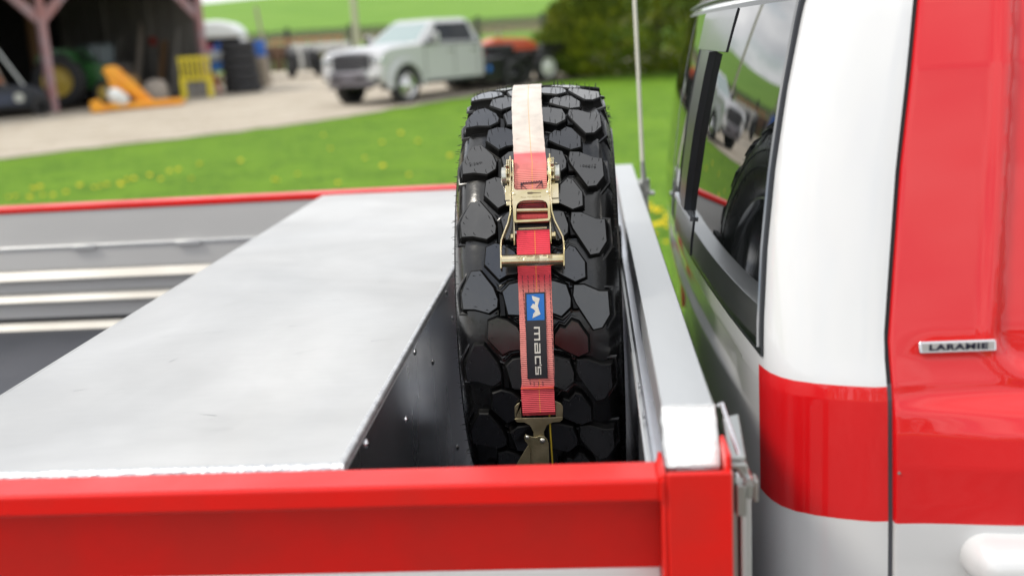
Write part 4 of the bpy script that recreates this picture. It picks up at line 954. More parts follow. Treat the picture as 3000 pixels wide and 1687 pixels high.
for s in (1, -1):
    c00, c10, c01, c11 = (B[0], B[3], T1[0], T1[3]) if s > 0 else (B[1], B[2], T1[1], T1[2])
    quad_on(c00, c10, c01, c11, (.17, .10), (.548, .475), .10, .90, (0, s, 0), DGLASS, 'side_window')
    quad_on(c00, c10, c01, c11, (.553, .480), (.90, .915), .10, .90, (0, s, 0), DGLASS, 'side_window')
    # mirror
    mb = MB(); mb.box(-1.02, -.90, s*1.06-.11, s*1.06+.11, 1.36, 1.60); mi_ = obj('mirror', mb, BODY if s > 0 else BODY, pk, bevel=.04, seg=3)
    mb = MB(); mb.box(-1.0, -.92, min(s*.86, s*1.0), max(s*.86, s*1.0), 1.36, 1.42); obj('mirror_arm', mb, BLACK, mi_)
    mb = MB(); mb.box(-.905, -.895, s*1.06-.08, s*1.06+.08, 1.40, 1.56); obj('mirror_cover', mb, CHROME, mi_)
    # fender flare
    mb = MB(); pr = [(.64*math.cos(a), .45+.60*math.sin(a)) for a in [pi*(1.04-1.08*k/14) for k in range(15)]]; pri = [(.50*math.cos(a), .45+.475*math.sin(a)) for a in [pi*(1.04-1.08*k/14) for k in range(15)]]
    n = len(pr)
    vs = [(a, s*.93, b) for a, b in pr]+[(a, s*1.02, b) for a, b in [(p[0]*.93, .45+(p[1]-.45)*.94) for p in pr]]+[(a, s*1.02, b) for a, b in pri]+[(a, s*.80, b) for a, b in pri]
    mb.add(vs, [(r*n+i, r*n+i+1, (r+1)*n+i+1, (r+1)*n+i) for r in range(3) for i in range(n-1)]); obj('fender_flare', mb, BODY, pk, smooth=50)
    # door lines, handles, rocker
    for x in (-.72, -1.80, -2.72):
        mb = MB(); mb.box(x-.008, x+.008, s*.942-.004, s*.942+.004, .60, 1.33); obj('door_gap', mb, GAP, pk)
    for x in (-1.62, -2.52):
        mb = MB(); mb.box(x-.11, x+.11, min(s*.94, s*.975), max(s*.94, s*.975), 1.16, 1.20); obj('door_handle', mb, CHROME, pk, bevel=.012)
    mb = MB(); mb.box(-2.75, -.66, min(s*.78, s*.99), max(s*.78, s*.99), .42, .50); obj('side_step', mb, BLACK, pk, bevel=.02)
    mb = MB(); mb.box(-.50, .50, s*.60-.02, s*.60+.02, .35, .98); obj('wheel_liner', mb, BLACK, pk)
    mb = MB(); mb.box(-2.80, -.62, s*.945-.008, s*.945+.012, 1.325, 1.355); obj('belt_moulding', mb, BLACK, pk)
    # head lamps
    mb = MB(); mb.box(.62, .81, min(s*.62, s*.952), max(s*.62, s*.952), .95, 1.10); hl = obj('headlight', mb, LAMP, pk, bevel=.03)
    mb = MB(); mb.tube([(.80, s*.70, 1.02), (.82, s*.70, 1.02)], .055, 16); obj('lamp_lens', mb, BLACK, hl)
    mb = MB(); mb.tube([(.90, s*.52, .74), (.945, s*.52, .74)], .10, 20); obj('tow_hook_cover', mb, LAMP, pk, smooth=30)
    mb = MB(); mb.box(.84, .875, s*.80-.08, s*.80+.08, .60, .67); obj('fog_light', mb, BLACK, pk, bevel=.02)
    wheel_part('front_wheel', 0, s*.86, s, .42, .26, pk, RIMW, dish=.03)
mb = MB(); mb.box(.74, .845, -.58, .58, .80, 1.17); gr_ = obj('grille', mb, GRILLE, pk, bevel=.03, seg=3)
for k in range(3):
    mb = MB(); mb.box(.842, .856, -.50, .50, .88+k*.1, .892+k*.1); obj('grille_bar', mb, GREYM0, gr_, bevel=.006)
mb = MB(); mb.prism([(.66, -.94), (.66, .94), (.78, .93), (.90, .72), (.95, 0), (.90, -.72), (.78, -.93)], lambda a, b, d: (a, b, d), .60, .80); obj('bumper', mb, BODY, pk, bevel=.04, seg=3, label='front bumper')
mb = MB(); mb.prism([(.90, -.60), (.90, .60), (.945, .60), (.972, 0), (.945, -.60)], lambda a, b, d: (a, b, d), .60, .79); obj('bumper_face', mb, PLUM, pk, bevel=.02)
mb = MB(); mb.prism([(.70, -.80), (.70, .80), (.86, .66), (.92, 0), (.86, -.66)], lambda a, b, d: (a, b, d), .46, .60); obj('air_dam', mb, PLUM, pk, bevel=.03)
mb = MB(); mb.box(.935, .962, -.50, .50, .625, .70); obj('bumper_intake', mb, BLACK, pk, bevel=.01)
# chassis, tank, flat rear frame and rear wheels
mb = MB(); mb.box(-4.9, .7, -.42, -.34, .50, .72); mb.box(-4.9, .7, .34, .42, .50, .72); mb.box(-4.9, -4.8, -.6, .6, .55, .80); obj('chassis_rail', mb, BLACK, pk)
mb = MB(); mb.box(-3.75, -3.0, .45, .98, .30, .95); obj('fuel_tank', mb, BLACK, pk, bevel=.08, seg=3)
mb = MB(); mb.box(-5.1, -3.0, -.95, .95, .74, .86); obj('rear_deck', mb, BLACK, pk, bevel=.02)
mb = MB(); mb.tube([(-3.08, .97, .66), (-3.08, 1.02, .66)], .07, 14); obj('tank_cap', mb, mat('blue cap', (.02, .18, .62), .4), pk)
for s in (1, -1): wheel_part('rear_wheel', -4.15, s*.88, s, .42, .30, pk, BLACK, dish=.14)
mb = MB(); mb.lathe([(0, .22), (0, .42), (.06, .46), (.2, .46), (.26, .42), (.26, .22)], (-3.5, .1, 1.08), 'Z', 28); st_ = obj('background_tyre', mb, RUBBG, None, smooth=30)
bpy.data.objects.remove(st_)

def place(o, x, y, rz=0, dz=.02): o.location = (x, y, gz(x, y)+dz); o.rotation_euler = (0, 0, rz); return o
def tyre_lathe(r, w_): return [(0, r*.58), (0, r*.90), (w_*.16, r), (w_*.84, r), (w_, r*.90), (w_, r*.58)]
# tyres lying on the pickup's rear deck
hx = Vector((math.cos(pk.rotation_euler.z), math.sin(pk.rotation_euler.z)))
def pkw(x, y, z):
    v = pk.matrix_basis @ Vector((x, y, z)); return v
base_t = None
mb = MB(); mb.lathe(tyre_lathe(.46, .185), (0, 0, 0), 'Z', 30)
for i, (px, py, z, lab) in enumerate(((-4.55, .30, .87, 'lower black tyre lying on the deck behind the pickup cab'), (-4.45, .22, 1.06, 'upper black tyre lying on the deck behind the pickup cab'))):
    q = pkw(px, py, z)
    if i == 0:
        o = obj('deck_tyre', mb, RUBBG, None, smooth=30, label=lab, cat='tyre', group='tyres on the pickup deck')
    else: o = clone(o, label=lab)
    o.location = q; o.rotation_euler = (R(1.5), 0, i)

# trailer with an orange machine behind the pickup
tr = thing('equipment_trailer', 'low black trailer behind the pickup carrying an orange machine', 'trailer', (0, 0, 0), local=True)
mb = MB(); mb.box(-1.6, 1.7, -.9, .9, .62, .78); mb.box(1.7, 2.7, -.05, .05, .55, .66); obj('trailer_deck', mb, BLACK, tr, bevel=.02)
mb = MB(); mb.box(-1.5, 1.5, .86, .92, .40, .62); mb.box(-1.5, 1.5, -.92, -.86, .40, .62); obj('trailer_rail', mb, BLACK, tr)
WHUB = mat('white hub', (.75, .75, .72), .4)
for s in (1, -1): 
    for xx in (-.35, .55): wheel_part('trailer_wheel', xx, s*1.05, s, .38, .24, tr, WHUB if xx < 0 else BLACK)
mb = MB(); mb.prism([(-.95, .80), (-.95, 1.0), (-.2, 1.0), (-.1, .86), (1.0, .86), (1.0, .80)], lambda a, b, d: (a, d, b), 1.0, 1.16); obj('mudguard', mb, BLACK, tr)
place(tr, -2.15, 30.4, math.atan2(-.55, -.83)+R(10))
ORG_M = mat('orange paint', (.62, .10, .035), .45, coat=.3)
om = thing('orange_machine', 'faded orange machine hood standing on the black trailer', 'machine', (0, 0, 0), local=True)
mb = MB(); mb.prism([(-.9, 0), (-.95, .25), (-.6, .46), (.5, .52), (.95, .35), (1.0, 0)], lambda a, b, d: (a, d, b), -.45, .45); obj('hood', mb, ORG_M, om, bevel=.06, seg=3)
mb = MB(); mb.box(-.98, .2, -.47, .47, .0, .10); mb.box(1.0, 1.3, -.3, .3, 0, .16); obj('base_frame', mb, BLACK, om)
mb = MB(); mb.tube([(.3, .2, .5), (.3, .2, .75)], .035, 8); obj('exhaust_pipe', mb, STEEL, om)
om.scale = (.85, .85, .85); om.location = (-2.30, 30.9, gz(-2, 30.6)+.80); om.rotation_euler = (0, 0, R(205))
# brown brush / equipment pile behind trailer
om2 = thing('rusty_harrow', 'low rusty brown implement on the grass right of the orange machine', 'implement', (0, 0, 0), local=True)
RUST = mat('rust', (.20, .075, .04), .8, base2=(.30, .13, .07), var_scale=6)
mb = MB(); mb.box(-1.2, 1.2, -.04, .04, .55, .64); mb.box(-1.2, 1.2, .5, .58, .55, .64); [mb.box(-1.2+k*.3, -1.14+k*.3, -.05, .6, .5, .58) for k in range(9)]; obj('frame', mb, RUST, om2)
for k in range(9):
    mb = MB(); mb.lathe([(0, 0), (.01, .22), (.03, .30), (.035, .30)], (-1.15+k*.28, .25, .30), 'X', 14); obj('disc', mb, RUST, om2)
place(om2, .4, 40.0, R(12))

# ------------------------------------------------------------------ BARN
barn = thing('open_barn', 'open-fronted weathered wooden shed with faded red posts', 'shed', (-14.44, 28.62, gz(-14.4, 28.6)))
u_ = Vector((.572, .82, 0)).normalized(); v_ = Vector((-.82, .572, 0)).normalized()
P1 = Vector((-14.44, 28.62, 0)); P2 = Vector((-11.60, 32.69, 0)); P0 = P1-u_*4.96; PM = P0-u_*4.96
PINK = mat('faded red post', (.36, .17, .165), .8, base2=(.32, .24, .26), var_scale=2.5)
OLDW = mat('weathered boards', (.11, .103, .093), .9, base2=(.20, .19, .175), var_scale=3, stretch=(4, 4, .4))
SHADEW = mat('shaded boards', (.010, .009, .008), .9, base2=(.016, .014, .012), var_scale=3, stretch=(4, 4, .4))  # the shed's interior shade is put into this near-black board colour
ROOF = mat('old tin roof', (.16, .16, .17), .6, metal=.3)
def g2(p): return gz(p.x, p.y)
def obox(c, du, dv, dz_, z0, mats_, name, parent, bevel=0, **k):
    """box centred on c, half sizes along u_ and v_"""
    mb = MB(); vs = []
    for zz_ in (z0, z0+dz_):
        for a, b in ((-1, -1), (1, -1), (1, 1), (-1, 1)): q = c+u_*a*du+v_*b*dv; vs.append((q.x, q.y, zz_))
    mb.add(vs, [(3,2,1,0), (4,5,6,7), (0,1,5,4), (1,2,6,5), (2,3,7,6), (3,0,4,7)]); return obj(name, mb, mats_, parent, bevel=bevel, **k)
top_z = 4.35
for i, p in enumerate((P2, P1, P0, PM)):
    po = obox(p, .10, .10, top_z-g2(p), g2(p)-.02, PINK, 'post', barn)
    for sgn in (-1, 1):   # knee braces
        if i == 0 and sgn > 0: continue
        mb = MB(); a = p+u_*sgn*.05; b = p+u_*sgn*.95
        z0_, z1_ = 3.15-.02, top_z-.35
        mb.add([(a.x-v_.x*.03, a.y-v_.y*.03, z0_-.12), (a.x-v_.x*.03, a.y-v_.y*.03, z0_+.25), (b.x-v_.x*.03, b.y-v_.y*.03, z1_+.2), (b.x-v_.x*.03, b.y-v_.y*.03, z1_-.12),
                (a.x+v_.x*.08, a.y+v_.y*.08, z0_-.12), (a.x+v_.x*.08, a.y+v_.y*.08, z0_+.25), (b.x+v_.x*.08, b.y+v_.y*.08, z1_+.2), (b.x+v_.x*.08, b.y+v_.y*.08, z1_-.12)],
               [(0,1,2,3), (7,6,5,4), (0,4,5,1), (1,5,6,2), (2,6,7,3), (3,7,4,0)]); obj('brace', mb, PINK, barn)
c_ = (P2+PM)/2
obox(c_, 7.5, .12, .35, top_z-.30, PINK, 'header_beam', barn)
DEP = 8.0
mb = MB()
a0, a1 = PM-u_*.5, P2+u_*.3
f0, f1, b0, b1 = a0-v_*.8, a1-v_*.8, a0+v_*(DEP+.4), a1+v_*(DEP+.4)
vs = [(f0.x, f0.y, top_z+.06), (f1.x, f1.y, top_z+.06), (b1.x, b1.y, top_z+1.2), (b0.x, b0.y, top_z+1.2)]
mb.add(vs+[(x, y, z+.08) for x, y, z in vs], [(3,2,1,0), (4,5,6,7), (0,1,5,4), (1,2,6,5), (2,3,7,6), (3,0,4,7)]); obj('roof', mb, ROOF, barn)
# right hand wall boards, then back wall boards
nb = 34
for k in range(nb):
    c = P2+v_*(.12+(k+.5)*DEP/nb); z0_ = g2(c)-.05
    mb = MB(); off_ = random.uniform(-.012, .012); q = c+u_*off_
    a, b = q-v_*(DEP/nb/2-.002), q+v_*(DEP/nb/2-.002)
    vs = []
    for zz_ in (z0_, top_z+.06+1.14*(k+.5)/nb):
        for s_ in (a-u_*.012, b-u_*.012, b+u_*.012, a+u_*.012): vs.append((s_.x, s_.y, zz_))
    mb.add(vs, [(3,2,1,0), (4,5,6,7), (0,1,5,4), (1,2,6,5), (2,3,7,6), (3,0,4,7)]); obj('board', mb, OLDW, barn)
nb = 56; Lb = (P2-PM).length
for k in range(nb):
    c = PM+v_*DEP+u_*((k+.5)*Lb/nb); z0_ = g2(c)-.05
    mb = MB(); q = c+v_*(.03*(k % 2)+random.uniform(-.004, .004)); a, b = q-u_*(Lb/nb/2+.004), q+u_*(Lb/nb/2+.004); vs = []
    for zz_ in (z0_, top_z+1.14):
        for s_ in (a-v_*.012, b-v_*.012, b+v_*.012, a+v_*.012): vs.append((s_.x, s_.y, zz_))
    mb.add(vs, [(3,2,1,0), (4,5,6,7), (0,1,5,4), (1,2,6,5), (2,3,7,6), (3,0,4,7)]); obj('board', mb, SHADEW, barn)
for k in range(3):
    q = P2+v_*(DEP*(k+1)/3.2)-u_*.10; obox(q, .07, .07, top_z-g2(q), g2(q), OLDW, 'stud', barn)
q = P1+v_*4.0+u_*1.8; obox(q, .09, .09, top_z+.4-g2(q), g2(q), mat('brown timber', (.16, .085, .035), .9), 'inner_post', barn)
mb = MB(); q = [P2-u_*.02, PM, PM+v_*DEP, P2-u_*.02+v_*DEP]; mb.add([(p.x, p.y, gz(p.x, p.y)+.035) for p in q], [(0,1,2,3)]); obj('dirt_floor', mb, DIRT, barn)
mb = MB(); q0 = PM; q1 = PM+v_*DEP; mb.add([(q0.x, q0.y, g2(q0)), (q1.x, q1.y, g2(q1)), (q1.x, q1.y, top_z+1.2), (q0.x, q0.y, top_z)], [(0,1,2,3)]); mb.add([(p[0]-.03, p[1]-.03, p[2]) for p in mb.v], [(0,1,2,3)]); obj('end_wall', mb, SHADEW, barn)

# ------------------------------------------------------------------ things in and beside the barn
GREEN = mat('tractor green', (.01, .085, .012), .4, coat=.3); YELR = mat('tractor yellow', (.50, .36, .05), .5, base2=(.42, .30, .05), var_scale=5); ORY = mat('implement orange yellow', (.85, .38, .015), .45, base2=(.80, .30, .012), var_scale=2, coat=.3)
YW = mat('yellow fork paint', (.62, .50, .01), .5); GREYP = mat('grey plastic', (.12, .15, .16), .6)
tt = thing('farm_tractor', 'green farm tractor with yellow wheels parked just inside the shed', 'tractor', (0, 0, 0), local=True)
def big_wheel(name, x, y, s, rad, wid):
    mb = MB(); mb.lathe([(-wid/2, rad*.6), (-wid/2, rad*.9), (-wid*.4, rad*.95), (wid*.4, rad*.95), (wid/2, rad*.9), (wid/2, rad*.6)], (x, y, rad), 'Y', 36)
    for k in range(22):
        a = 2*pi*k/22
        for sg in (-1, 1):
            a2 = a+(.14 if sg > 0 else 0); c, sn = math.cos(a2), math.sin(a2); c2, s2 = math.cos(a2+.16), math.sin(a2+.16)
            mb.add([(x+rad*.95*c, y+sg*wid*.02, rad+rad*.95*sn), (x+rad*.95*c2, y+sg*wid*.5, rad+rad*.95*s2), (x+rad*.93*math.cos(a2+.23), y+sg*wid*.5, rad+rad*.93*math.sin(a2+.23)), (x+rad*.95*math.cos(a2+.07), y+sg*wid*.02, rad+rad*.95*math.sin(a2+.07)),
                    (x+rad*1.0*c, y+sg*wid*.02, rad+rad*1.0*sn), (x+rad*1.0*c2, y+sg*wid*.5, rad+rad*1.0*s2), (x+rad*.99*math.cos(a2+.23), y+sg*wid*.5, rad+rad*.99*math.sin(a2+.23)), (x+rad*1.0*math.cos(a2+.07), y+sg*wid*.02, rad+rad*1.0*math.sin(a2+.07))],
                   [(4,5,6,7), (0,1,5,4), (1,2,6,5), (2,3,7,6), (3,0,4,7)])
    t = obj(name, mb, RUBBG, tt)
    mb = MB(); mb.lathe([(s*wid*.42, rad*.62), (s*wid*.46, rad*.60), (s*wid*.15, rad*.52), (s*wid*.10, rad*.30), (s*wid*.25, rad*.15), (s*wid*.27, 0)], (x, y, rad), 'Y', 32); obj('rim', mb, YELR, t, smooth=40); return t
big_wheel('rear_wheel', 0, -.80, -1, .72, .42); big_wheel('rear_wheel', 0, .80, 1, .72, .42)
big_wheel('front_wheel', 1.15, -.50, -1, .34, .20); big_wheel('front_wheel', 1.15, .50, 1, .34, .20)
mb = MB(); mb.prism([(.3, .65), (.3, 1.15), (.6, 1.2), (1.15, 1.08), (1.28, .95), (1.28, .65)], lambda a, b, d: (a, d, b), -.30, .30); mb.box(-.5, .8, -.28, .28, .45, 1.0); obj('hood', mb, GREEN, tt, bevel=.04)
for s in (-1, 1):
    mb = MB(); mb.prism([(-.55, 1.3), (-.35, 1.55), (.30, 1.58), (.62, 1.25), (.55, 1.2), (.25, 1.50), (-.33, 1.48), (-.50, 1.25)], lambda a, b, d: (a, d, b), s*.75-.22, s*.75+.22); obj('fender', mb, GREEN, tt)
mb = MB(); mb.box(-.30, .20, -.24, .24, 1.05, 1.18); mb.box(-.38, -.26, -.24, .24, 1.12, 1.62); obj('seat', mb, GREYP, tt, bevel=.05)
mb = MB(); mb.tube([(.9, .0, 1.1), (.9, 0, 1.6)], .03, 8); obj('exhaust_pipe', mb, BLACK, tt)
mb = MB(); mb.tube([(.75, 0, 1.2), (.55, 0, 1.45)], .02, 6); mb.lathe([(0, .19), (.02, .2), (.02, .17), (0, .17)], (.5, 0, 1.48), 'Z', 20); obj('steering_wheel', mb, BLACK, tt)
qq = P1+u_*.95+v_*1.55
place(tt, -14.96, 30.8, R(8), .04)
# grey cover box behind the tractor
gb = thing('grey_crate', 'dark grey plastic tub standing behind the green tractor hood', 'crate', (0, 0, 0), local=True)
mb = MB(); mb.prism([(-.36, 0), (-.41, .58), (.41, .58), (.36, 0)], lambda a, b, d: (a, d, b), -.4, .4); obj('tub', mb, GREYP, gb, bevel=.06)
mb = MB(); mb.box(-.43, .43, -.43, .43, .58, .62); obj('tub_rim', mb, GREYP, gb, bevel=.02)
tl = thing('workbench', 'dark timber bench under the grey tub inside the shed', 'bench', (0, 0, 0), local=True)
mb = MB(); mb.box(-.9, .9, -.45, .45, .95, 1.03); obj('bench_top', mb, OLDW, tl)
for a in (-.8, .8):
    for b in (-.38, .38): mb = MB(); mb.box(a-.05, a+.05, b-.05, b+.05, 0, .95); obj('leg', mb, OLDW, tl)
qq = Vector((-14.75, 32.3, 0)); place(tl, qq.x, qq.y, math.atan2(u_.y, u_.x), .04); gb.location = (qq.x, qq.y, gz(qq.x, qq.y)+1.08); gb.rotation_euler = tl.rotation_euler
# yellow-orange blade on the ground in front of the tractor
bl = thing('grader_implement', 'bright orange-yellow implement blade lying on the gravel edge by the shed', 'implement', (0, 0, 0), local=True)
mb = MB(); mb.prism([(-1.35, -.38), (1.15, -.50), (1.38, -.1), (1.05, .42), (-1.25, .30)], lambda a, b, d: (a, b, d), .02, .20); obj('tray', mb, ORY, bl, bevel=.05)
mb = MB(); mb.prism([(-1.40, .0), (-1.40, .30), (-1.15, .36), (-1.0, .1), (-1.0, 0)], lambda a, b, d: (a, d, b), -.5, -.35); obj('end_plate', mb, ORY, bl, bevel=.03)
for yy in (-.05, .22):
    mb = MB(); mb.prism([(.55, .12), (.15, .12), (-.78, 1.05), (-.72, 1.22), (-.50, 1.24), (-.36, 1.16)], lambda a, b, d: (a, d, b), yy, yy+.10); obj('arm', mb, ORY, bl, bevel=.03)
mb = MB(); mb.prism([(-.78, 1.05), (-.72, 1.22), (-.50, 1.24), (-.30, 1.02), (-.25, .30), (-.55, .20)], lambda a, b, d: (a, d, b), .0, .04); obj('gusset', mb, ORY, bl)
place(bl, -12.0, 28.35, R(38), .02); bl.scale = (.92, .92, .92)
tk = thing('white_tank', 'white rounded jug leaning on the orange-yellow blade', 'tank', (0, 0, 0), local=True)
WP = mat('white plastic', (.72, .75, .74), .4)
mb = MB(); mb.lathe([(0, 0), (.0, .19), (.05, .25), (.45, .26), (.60, .20), (.68, .08), (.74, .07), (.74, 0)], (0, 0, 0), 'Z', 24); obj('tank_shell', mb, WP, tk, smooth=50)
mb = MB(); mb.tube([(0, 0, .74), (0, 0, .78)], .085, 14); obj('tank_cap', mb, mat('grey cap', (.2, .2, .2), .5), tk)
tk.scale = (.76, .76, .76); tk.location = (-12.15, 27.95, gz(-12.1, 27.9)+.22); tk.rotation_euler = (R(12), R(-52), R(38))
# yellow fork frame leaning beside the right post
fk = thing('yellow_fork_frame', 'upright yellow slatted pallet fork frame leaning at the shed corner post', 'frame', (0, 0, 0), local=True)
for za_, zb_ in ((1.10, 1.18), (.50, .60)): mb = MB(); mb.box(-.46, .46, -.03, .03, za_, zb_); obj('cross_bar', mb, YW, fk, bevel=.008)
for k in range(7): mb = MB(); mb.box(-.43+k*.135, -.36+k*.135, -.035, .025, .58, 1.20); obj('slat', mb, YW, fk, bevel=.006)
for s in (-1, 1): mb = MB(); mb.box(s*.38-.085, s*.38+.085, -.045, .03, 0, .62); obj('fork_leg', mb, YW, fk, bevel=.01)
mb = MB(); mb.box(-.29, .29, .03, .05, .05, .50); obj('back_sheet', mb, OLDW, fk)
qq = P2-u_*1.02-v_*.95; place(fk, qq.x, qq.y, math.atan2(u_.y, u_.x)-R(28), .02); fk.rotation_euler[0] = R(-6)
# misc clutter, each its own thing
def sack(name, lab, cat, m, x, y, r, h, dz=.02, sx_=1., grp=None):
    mb = MB(); pr = [(0, .0), (0, r*.8), (h*.15, r), (h*.6, r*.97), (h*.9, r*.7), (h, r*.25), (h, 0)]; mb.lathe(pr, (0, 0, 0), 'Z', 18)
    mb.v = [(a*sx_+.02*math.sin(9*c+a*7), b+.02*math.sin(7*c), c) for a, b, c in mb.v]
    o = obj(name, mb, m, smooth=60, label=lab, cat=cat, group=grp); place(o, x, y, random.uniform(0, 3), dz); return o
def at_px_free(x, y): return x, y
TAN = mat('tan sack', (.30, .26, .22), .9, base2=(.38, .33, .28), var_scale=6)
sack('feed_sack', 'pale tan sack slumped left of the yellow fork frame', 'sack', TAN, -12.55, 31.05, .38, .62)
sack('feed_sack', 'brown sack near the barn wall behind the orange blade arm', 'sack', mat('brown sack', (.22, .13, .05), .9), -13.35, 31.2, .33, .8)
sack('blue_bucket', 'small blue bucket between the sacks inside the shed', 'bucket', mat('deep blue', (.015, .03, .16), .5), -12.95, 30.75, .18, .34)
o = MB(); o.box(-.16, .16, -.05, .05, 0, .26); q = P2+v_*2.4-u_*.12; rb = obj('red_box', o, mat('red oxide', (.32, .035, .02), .6), None, bevel=.03, label='small red box hung on the shed side wall', cat='box'); rb.location = (q.x, q.y, g2(q)+1.55); rb.rotation_euler = (0, 0, math.atan2(v_.y, v_.x))
for i, (t_, ln_, m_, lab_) in enumerate(((1.0, 2.1, OLDW, 'grey plank leaning on the shed side wall near the corner post'), (1.7, 1.7, mat('brown timber', (.16, .085, .035), .9), 'short brown plank leaning on the shed side wall'), (3.0, 2.3, TAN, 'pale plank leaning on the shed side wall left of the red box'), (4.2, 1.9, OLDW, 'dark plank leaning deep in the shed'))):
    mb = MB(); mb.box(-.09, .09, -.02, .02, 0, ln_); q = P2+v_*t_-u_*.55
    o = obj('leaning_plank', mb, m_, None, label=lab_, cat='plank', group='planks leaning in the shed'); o.location = (q.x, q.y, g2(q)+.04); o.rotation_euler = (0, R(14), math.atan2(u_.y, u_.x))
for i, (a_, b_, w_, h_, m_, lab_, nm_) in enumerate(((-1.5, 2.2, .35, .5, mat('box brown', (.20, .12, .06), .9), 'brown wooden box on the shed floor behind the tan sack', 'wooden_box'), (-2.3, 1.9, .28, .4, STEEL, 'small steel box on the shed floor behind the orange implement', 'steel_box'), (-.9, 3.1, .3, .9, mat('rust bin', (.14, .06, .03), .85), 'rusty upright bin against the shed side wall', 'rusty_bin'))):
    mb = MB(); mb.box(-w_, w_, -w_*.8, w_*.8, 0, h_); q = P2+u_*a_+v_*b_; o = obj(nm_, mb, m_, None, bevel=.02, label=lab_, cat='box' if i < 2 else 'bin'); o.location = (q.x, q.y, g2(q)+.04); o.rotation_euler = (0, 0, .7+i)
# black implement at the far left
im = thing('black_mower', 'black implement with levers parked at the left end of the shed', 'implement', (0, 0, 0), local=True)
DK = mat('dark blue black', (.012, .015, .024), .35)
mb = MB(); mb.prism([(-1.5, .2), (-1.45, .62), (-.6, .85), (.8, .80), (1.15, .60), (1.15, .2)], lambda a, b, d: (a, d, b), -.55, .55); obj('housing', mb, DK, im, bevel=.07, seg=3)
mb = MB(); mb.box(-.5, .55, -.60, -.55, .32, .62); obj('front_plate', mb, mat('steel blue', (.03, .04, .07), .4), im, bevel=.02)
mb = MB(); mb.tube([(.45, -.60, .50), (.45, -.66, .50)], .12, 16); obj('hub', mb, STEEL, im)
for x, lx, m_ in ((-.9, -.35, STEEL), (-.35, -.45, TAN), (.25, -.30, TAN), (.7, -.5, STEEL)):
    mb = MB(); mb.tube([(x, -.2, .75), (x+lx, .1, 1.75)], .035, 8); obj('lever', mb, m_, im)
mb = MB(); mb.box(-.2, .15, -.5, -.2, .86, 1.05); obj('small_motor', mb, RUST, im, bevel=.03)
for x in (-1.1, .95): 
    mb = MB(); mb.lathe(tyre_lathe(.26, .16), (x, -.72, .26), 'Y', 20); obj('wheel', mb, RUBBG, im)
qq = P1-u_*1.0-v_*.15; place(im, qq.x-.55, qq.y-.1, math.atan2(u_.y, u_.x)-R(18), .02)
pl3 = MB(); pl3.box(-.6, .6, -.4, .4, 0, .1); pl3.box(-.5, -.4, -.4, .4, .1, .35)
o = obj('rusty_plate', pl3, RUST, None, label='rusty metal scrap on the ground at the left edge of the shed', cat='scrap'); place(o, -16.0, 25.9, .4)
o = MB(); o.box(-.7, .7, -.08, .08, 0, .5); o = obj('red_beam', o, mat('dark red', (.16, .01, .01), .7), None, label='dark red beam in the shadow at the left of the shed', cat='beam'); q = P1-u_*1.8+v_*2.6; o.location = (q.x, q.y, g2(q)+1.5)
# stack of tyres right of the barn
mb = MB(); mb.lathe(tyre_lathe(.56, .30), (0, 0, 0), 'Z', 34)
labs = ['bottom tyre of the tall stack beside the shed corner', 'second tyre from the bottom of the tall stack by the shed', 'middle tyre of the tall stack by the shed corner', 'second tyre from the top of the tall stack by the shed', 'top tyre of the tall stack beside the shed corner']
tx_, ty_ = -10.55, 33.0
for k in range(5):
    if k == 0: t0_ = obj('stacked_tyre', mb, RUBOLD, None, smooth=30, label=labs[0], cat='tyre', group='tyres stacked beside the shed'); o = t0_
    else: o = clone(t0_, label=labs[k])
    o.location = (tx_+random.uniform(-.04, .04)-.012*k, ty_, gz(tx_, ty_)+.02+.302*k); s_ = 1-.02*k; o.scale = (s_, s_, 1)
# blue vehicle with a white rounded roof behind the shed corner
bv = thing('blue_van', 'blue vehicle with a rounded white roof behind the shed corner post', 'van', (0, 0, 0), local=True)
BLV = mat('vehicle blue', (.02, .10, .30), .4, coat=.5)
mb = MB(); mb.prism([(-1.9, .4), (-1.9, 1.30), (.7, 1.30), (1.2, 1.05), (1.3, .4)], lambda a, b, d: (a, d, b), -.85, .85); obj('body', mb, BLV, bv, bevel=.08)
mb = MB(); mb.prism([(-1.95, 1.55), (-1.95, 2.05), (-1.75, 2.18), (-.2, 2.20), (.25, 2.08), (.55, 1.85), (.6, 1.55)], lambda a, b, d: (a, d, b), -.88, .88); obj('roof', mb, WP, bv, bevel=.16, seg=4)
mb = MB(); mb.prism([(-1.85, 1.30), (-1.8, 1.57), (.5, 1.57), (.65, 1.30)], lambda a, b, d: (a, d, b), -.80, .80); obj('window_band', mb, DGLASS, bv)
for x in (-1.2, .7):
    for s in (-1, 1):
        mb = MB(); mb.lathe(tyre_lathe(.38, .22), (x, s*.8-.11, .38), 'Y', 20); obj('wheel', mb, RUBBG, bv)
place(bv, -13.1, 39.8, R(8))
